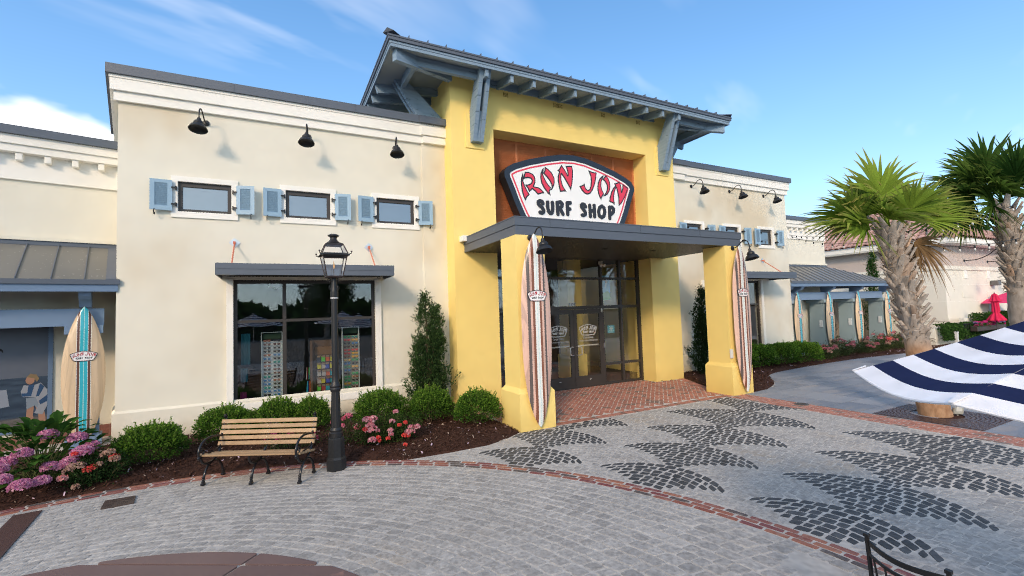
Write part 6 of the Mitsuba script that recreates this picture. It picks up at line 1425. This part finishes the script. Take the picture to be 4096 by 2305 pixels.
for face in (0, 1):
    al, dirh = (np.array([0, 1.0, 0]), np.array([1.0, 0, 0])) if face == 0 else (np.array([1.0, 0, 0]), np.array([0, 1.0, 0]))
    up_ = (dirh + [0, 0, SL]) * ca
    for rr in range(17):
        s = rr * tl * ca
        for c_ in range(int((14.2 - s) / tw) if face == 0 else int((12.0 - 0) / tw)):
            q = s + c_ * tw
            if q > 13.8 or (face == 1 and q > 11.5): continue
            o = np.array([ex, ey, EVZ]) + al * q + dirh * s + [0, 0, SL * s]
            tiles.append((np.linalg.norm(o - EYE), tile_mesh(o, al, up_, tw, tl, r), (np.clip(r.normal(.5, .25), 0, 1), float(r.uniform() < .15))))
tiles.sort(key=lambda x: x[0])
for d_, m, u in tiles[:300]: part(FB, 'tile', m, 'roof_tile', uv=u)
nv = len(tiles[0][1][0]); VV = np.vstack([t[1][0] for t in tiles[300:]]); FF = np.vstack([t[1][1] + nv * i for i, t in enumerate(tiles[300:])])
part(FB, 'tiles', (VV, FF), 'roof_tile', uv=np.repeat(np.array([t[2] for t in tiles[300:]]), nv, 0), kind='stuff')
part(FB, 'hip_tile', cat(*[xf(lathe([(.0, 0), (.15, 0), (.12, .42), (0, .42)], 10), np.stack([np.array([-.7071, .7071, 0]), np.cross(np.array([1, 1, SL]) / math.sqrt(2 + SL * SL), np.array([-.7071, .7071, 0])), np.array([1, 1, SL]) / math.sqrt(2 + SL * SL)], 1), np.array([ex, ey, EVZ + .03]) + np.array([1, 1, SL]) * i * .25) for i in range(26)]), 'roof_tile', uv=(.6, .3), smooth=40)
part(FB, 'speaker', cat(CB(bx - .75, bx - .67, by + .9, by + 1.2, 4.95, 5.3, .02), CB(bx + 5.5, bx + 5.95, by - .35, by - .02, 2.82, 3.1, .03)), 'satin', color=(.12, .12, .12))
for i, x in enumerate((32.5, 35.5)):
    k = thing('wall_lamp', f'long black gooseneck lamp on the beige building, {("left", "right")[i]} of the two', 'wall lamp', 'gooseneck lamps on the beige building')
    part(k, 'arm', tube(spline([(x, by, 4.16), (x, by - .5, 4.17), (x, by - .95, 4.35), (x, by - 1.3, 4.62), (x, by - 1.65, 4.55), (x, by - 1.75, 4.2), (x, by - 1.75, 3.98)], 30), .022, 8), 'satin', color=IRON, smooth=40)
    part(k, 'shade', lathe([(0, 0), (.05, 0), (.06, -.1), (.13, -.16), (.26, -.25), (.30, -.3), (.28, -.3), (0, -.15)], 24, (x, by - 1.75, 3.98)), 'satin', color=IRON, smooth=30)
    part(k, 'plate', xf(lathe([(0, 0), (.07, 0), (.07, .03), (0, .03)], 16), rotx(math.pi / 2), (x, by, 4.16)), 'satin', color=IRON)
VE = thing('roof_ventilator', 'pair of grey metal ventilation boxes with a hood on the tiled roof', 'ventilator')
for x, y, z, w, h in ((33.2, 12.2, 6.6, 1.0, .55), (36.6, 12.9, 7.1, 1.5, .7)):
    q = part(VE, 'curb', CB(x, x + w, y, y + w * .8, z - .6, z + h * .5, .03), 'satin', color=(.36, .38, .40)); part(q, 'hood', CB(x - .15, x + w + .15, y - .15, y + w * .8 + .15, z + h * .5, z + h * 1.5, .12), 'satin', color=(.46, .50, .54))
part(VE, 'flap', xf(B(0, 2.0, 0, .9, 0, .06), roty(-.42), (38.2, 12.9, 7.3)), 'satin', color=(.26, .26, .25))
part(VE, 'flue', lathe([(0, 6.2), (.2, 6.2), (.2, 7.2), (.28, 7.25), (.28, 7.4), (0, 7.5)], 16, (34.5, 13.4, 0)), 'satin', color=(.55, .57, .58), smooth=30)
DO = thing('copper_dormer', 'round-topped copper roof monitor with a white louvred end beyond the tiled roof', 'roof monitor')
q = np.linspace(0, math.pi, 14); arc = [(-1.0 * math.cos(a), 1.15 * math.sin(a)) for a in q]; dpoly = Polygon([(-1.0, -1.6)] + arc + [(1.0, -1.6)])
do = np.array([41.5, 14.8, 7.25]); dl_ = np.array([.93, -.36, 0]); ds = np.array([.36, .93, 0])
part(DO, 'body', ext(dpoly, do - dl_ * 3.6, ds, (0, 0, 1), dl_, 4.6), 'copper')
part(DO, 'end_frame', ext(dpoly.difference(dpoly.buffer(-.18)), do + dl_ * 1.0, ds, (0, 0, 1), dl_, .06), 'trim')
for i in range(11):
    z = -1.4 + i * .22; hw = .82 if z < 0 else .82 * math.sqrt(max(.05, 1 - (z / 1.1) ** 2))
    part(DO, 'louver', ext(sbox(-hw, z, hw, z + .11), do + dl_ * 1.005, ds, (0, 0, 1), dl_, .05), 'trim')
# ---------------------------------------------------------------- ivy bank, planter and parasols beside it
IV = thing('ivy_bank', 'ivy covered low wall below the beige building', 'ivy'); ri = np.random.default_rng(90)
n = 14000; xx = ri.uniform(26.8, 36, n); hh = .95 + .35 * (xx > 30.3) + .18 * meshkit.fbm(np.c_[xx * 1.3, xx * 0, xx * 0], 3); zz = ri.uniform(0.02, 1, n) ** .8 * hh
P = np.c_[xx, 9.75 - .25 * np.sqrt(np.clip(1 - (zz / hh) ** 2, 0, 1)) + ri.normal(0, .08, n) + .12 * meshkit.fbm(np.c_[xx * 2, zz * 2, xx * 0], 3), zz]
keep = ~((xx < 29.2) & (zz < .30)); P = P[keep]
part(IV, 'foliage', cards(P, np.c_[ri.normal(0, .5, len(P)), np.full(len(P), -.8), ri.normal(-.3, .5, len(P))], ri.uniform(.05, .1, len(P)), ri.uniform(.04, .075, len(P)), ri), 'leaf', color=np.repeat(tone(ri, len(P), (.018, .05, .014), (.07, .15, .03), .2), 4, 0))
part(IV, 'low_wall', cat(B(26.8, 30.0, 9.85, 10.05, 0, .85), B(30.0, 36, 9.85, 10.05, 0, 1.2)), 'beige')
PL_ = thing('flower_planter', 'dark trough planter of magenta and purple flowers on an iron railing', 'planter')
part(PL_, 'trough', CB(29.2, 32.6, 9.15, 9.42, .60, .84, .02), 'satin', color=(.045, .03, .026))
part(PL_, 'railing', cat(*[tube([(x, 9.5, 0), (x, 9.5, .95)], .012, 5) for x in np.arange(28.8, 36, .16)], B(28.8, 36, 9.48, 9.52, .93, .97), B(28.8, 36, 9.48, 9.52, .1, .14)), 'satin', color=IRON)
for i in range(26):
    p = (29.35 + i * .125, 9.27 + ri.normal(0, .06), .92 + ri.normal(0, .05)); flower_cluster(PL_, p, .075, 26, (((.62, .03, .22), (.70, .08, .30)) if ri.uniform() > .25 else ((.10, .03, .22), (.45, .35, .5))), ri, 'flower', .04, .8)
mP = np.c_[ri.uniform(29.2, 32.6, 900), 9.28 + ri.normal(0, .09, 900), ri.uniform(.8, .98, 900)]; part(PL_, 'foliage', cards(mP, ri.normal(0, 1, (900, 3)), .07, .04, ri), 'leaf', color=(.03, .09, .02))
MU = thing('folded_parasol', 'closed magenta parasol standing before the beige building', 'parasol'); mc = np.array([30.95, 9.0, 0])
ang = np.arange(32) * 2 * np.pi / 32; V = []
for z, rr in ((2.36, .02), (2.30, .09), (2.05, .16), (1.98, .22), (1.95, .11), (1.5, .13), (1.42, .10), (1.30, .18), (1.08, .30), (1.04, .27)):
    q = rr * (1 + .22 * np.cos(ang * 8 + z * 3)); V.append(np.c_[q * np.cos(ang), q * np.sin(ang), np.full(32, z)] + mc)
i = np.arange(32); i2 = (i + 1) % 32
part(MU, 'cloth', (np.vstack(V), np.vstack([np.vstack([np.stack([a * 32 + i, a * 32 + i2, (a + 1) * 32 + i2], 1), np.stack([a * 32 + i, (a + 1) * 32 + i2, (a + 1) * 32 + i], 1)]) for a in range(9)])), 'matte', color=(.56, .018, .075), smooth=50)
part(MU, 'pole', tube([mc, mc + [0, 0, 2.4]], .025, 8), 'satin', color=(.05, .04, .04))
OU = thing('open_parasol', 'open pink parasol half hidden by the right palm', 'parasol'); oc = np.array([35.2, 9.3, 0])
rim_ = [oc + [1.7 * math.cos(a), 1.7 * math.sin(a), 1.85] for a in np.arange(8) * math.pi / 4 + .2]
part(OU, 'canopy', (np.array(rim_ + [oc + [0, 0, 2.6]]), np.array([[i, (i + 1) % 8, 8] for i in range(8)])), 'matte', color=(.62, .05, .16)); part(OU, 'pole', tube([oc, oc + [0, 0, 2.6]], .03, 8), 'satin', color=(.05, .04, .04))
WP = thing('white_post', 'short white marker post in the bed before the ivy', 'post'); part(WP, 'shaft', B(27.6, 27.72, 9.35, 9.45, 0, .62), 'matte', color=(.6, .6, .58)); part(WP, 'cap', CB(27.58, 27.74, 9.33, 9.47, .62, .66, .01), 'matte', color=(.6, .6, .58))
# ---------------------------------------------------------------- string lights
def string_light(a, b, sag, nb, label):
    k = thing('string_light', label, 'string light', 'string lights over the terrace'); a, b = np.array(a, float), np.array(b, float); t = np.linspace(0, 1, 40)[:, None]
    L_ = a + (b - a) * t - np.array([0, 0, sag]) * 4 * t * (1 - t); part(k, 'wire', tube(L_, .006, 5), 'satin', color=IRON, smooth=40)
    for i in range(nb):
        q = (i + .6) / nb; p = a + (b - a) * q - np.array([0, 0, sag]) * 4 * q * (1 - q)
        s = part(k, 'socket', lathe([(0, 0), (.014, 0), (.018, -.045), (.014, -.06), (0, -.06)], 10, p), 'satin', color=IRON, smooth=40)
        part(s, 'bulb', lathe([(0, -.058), (.010, -.06), (.02, -.09), (.017, -.112), (0, -.122)], 10, p), 'gloss', color=(.62, .62, .60), smooth=60)
string_light((18.05, 10.9, 4.93), (10.85, 4.6, 3.75), .16, 12, 'string of bulbs from the wall corner to the first palm, upper strand')
string_light((18.05, 10.9, 4.90), (10.8, 4.4, 3.45), .22, 10, 'string of bulbs from the wall corner to the first palm, lower strand')
string_light((10.80, 4.4, 3.55), (15.2, 3.9, 4.35), .10, 8, 'string of bulbs between the two palms, upper strand')
string_light((10.80, 4.4, 3.30), (15.2, 3.9, 3.55), .10, 8, 'string of bulbs between the two palms, lower strand')
string_light((31.5, 9.9, 4.75), (38.0, 9.4, 5.0), .12, 9, 'string of bulbs under the eave of the beige building')
# ---------------------------------------------------------------- trees far behind and across the street
def tree(c, h, rad, label, seed, n=9000, leaf=.16, dark=(.022, .055, .014), lite=(.07, .14, .03)):
    rt = np.random.default_rng(seed); k = thing('broadleaf_tree', label, 'tree'); c = np.array(c, float); P = []
    part(k, 'trunk', cat(tube([c, c + [.1, 0, h * .45], c + [0, .1, h * .7]], [.22, .15, .06], 9), *[tube(spline([c + [0, 0, h * .35], c + [math.cos(a) * rad * .35, math.sin(a) * rad * .35, h * .55], c + [math.cos(a) * rad * .7, math.sin(a) * rad * .7, h * .78]], 8), .06, 6) for a in rt.uniform(0, 6.28, 6)]), 'bark', uv=(.1, .0), smooth=40)
    for i in range(34):
        d = unit(rt.normal(0, 1, 3)); b = c + [0, 0, h * .66] + d * np.array([rad * .8, rad * .8, h * .30]) * rt.uniform(.4, 1); m = n // 34
        P.append(b + unit(rt.normal(0, 1, (m, 3))) * rad * .36 * rt.uniform(.3, 1, (m, 1)) ** .6)
    P = np.vstack(P); part(k, 'crown', cards(P, rt.normal(0, 1, (len(P), 3)) + [0, 0, .3], leaf, leaf * .6, rt), 'leaf', color=np.repeat(tone(rt, len(P), dark, lite, .2), 4, 0))
tree((58, 18, 0), 10.2, 4.5, 'green tree top beyond the beige building at the right edge', 101, 7000, .35)
tree((-6.5, -13, 0), 7.5, 3.0, 'broad tree across the street, mirrored in the left of the shop window', 102, 7000, .2)
tree((3.5, -16, 0), 6.5, 2.6, 'broad tree across the street, mirrored in the middle of the shop window', 103, 7000, .2)
WO = thing('far_wood', 'distant line of trees behind the viewer that reads as one dark mass', 'trees', kind='stuff'); rw = np.random.default_rng(8)
az = rw.uniform(-2.9, .9, 26000); az = np.pi + az + 1.0; R_ = 45 + rw.normal(0, 2.5, len(az)); top_ = 2.6 + 3.4 * meshkit.fbm(np.c_[np.cos(az) * 7, np.sin(az) * 7, az * 0], 4)
P = np.c_[R_ * np.cos(az), R_ * np.sin(az), rw.uniform(0, 1, len(az)) * top_]
whole(WO, cards(P, rw.normal(0, 1, (len(P), 3)), 1.3, .9, rw), 'leaf', color=np.repeat(tone(rw, len(P), (.02, .05, .014), (.055, .11, .028), .2), 4, 0))
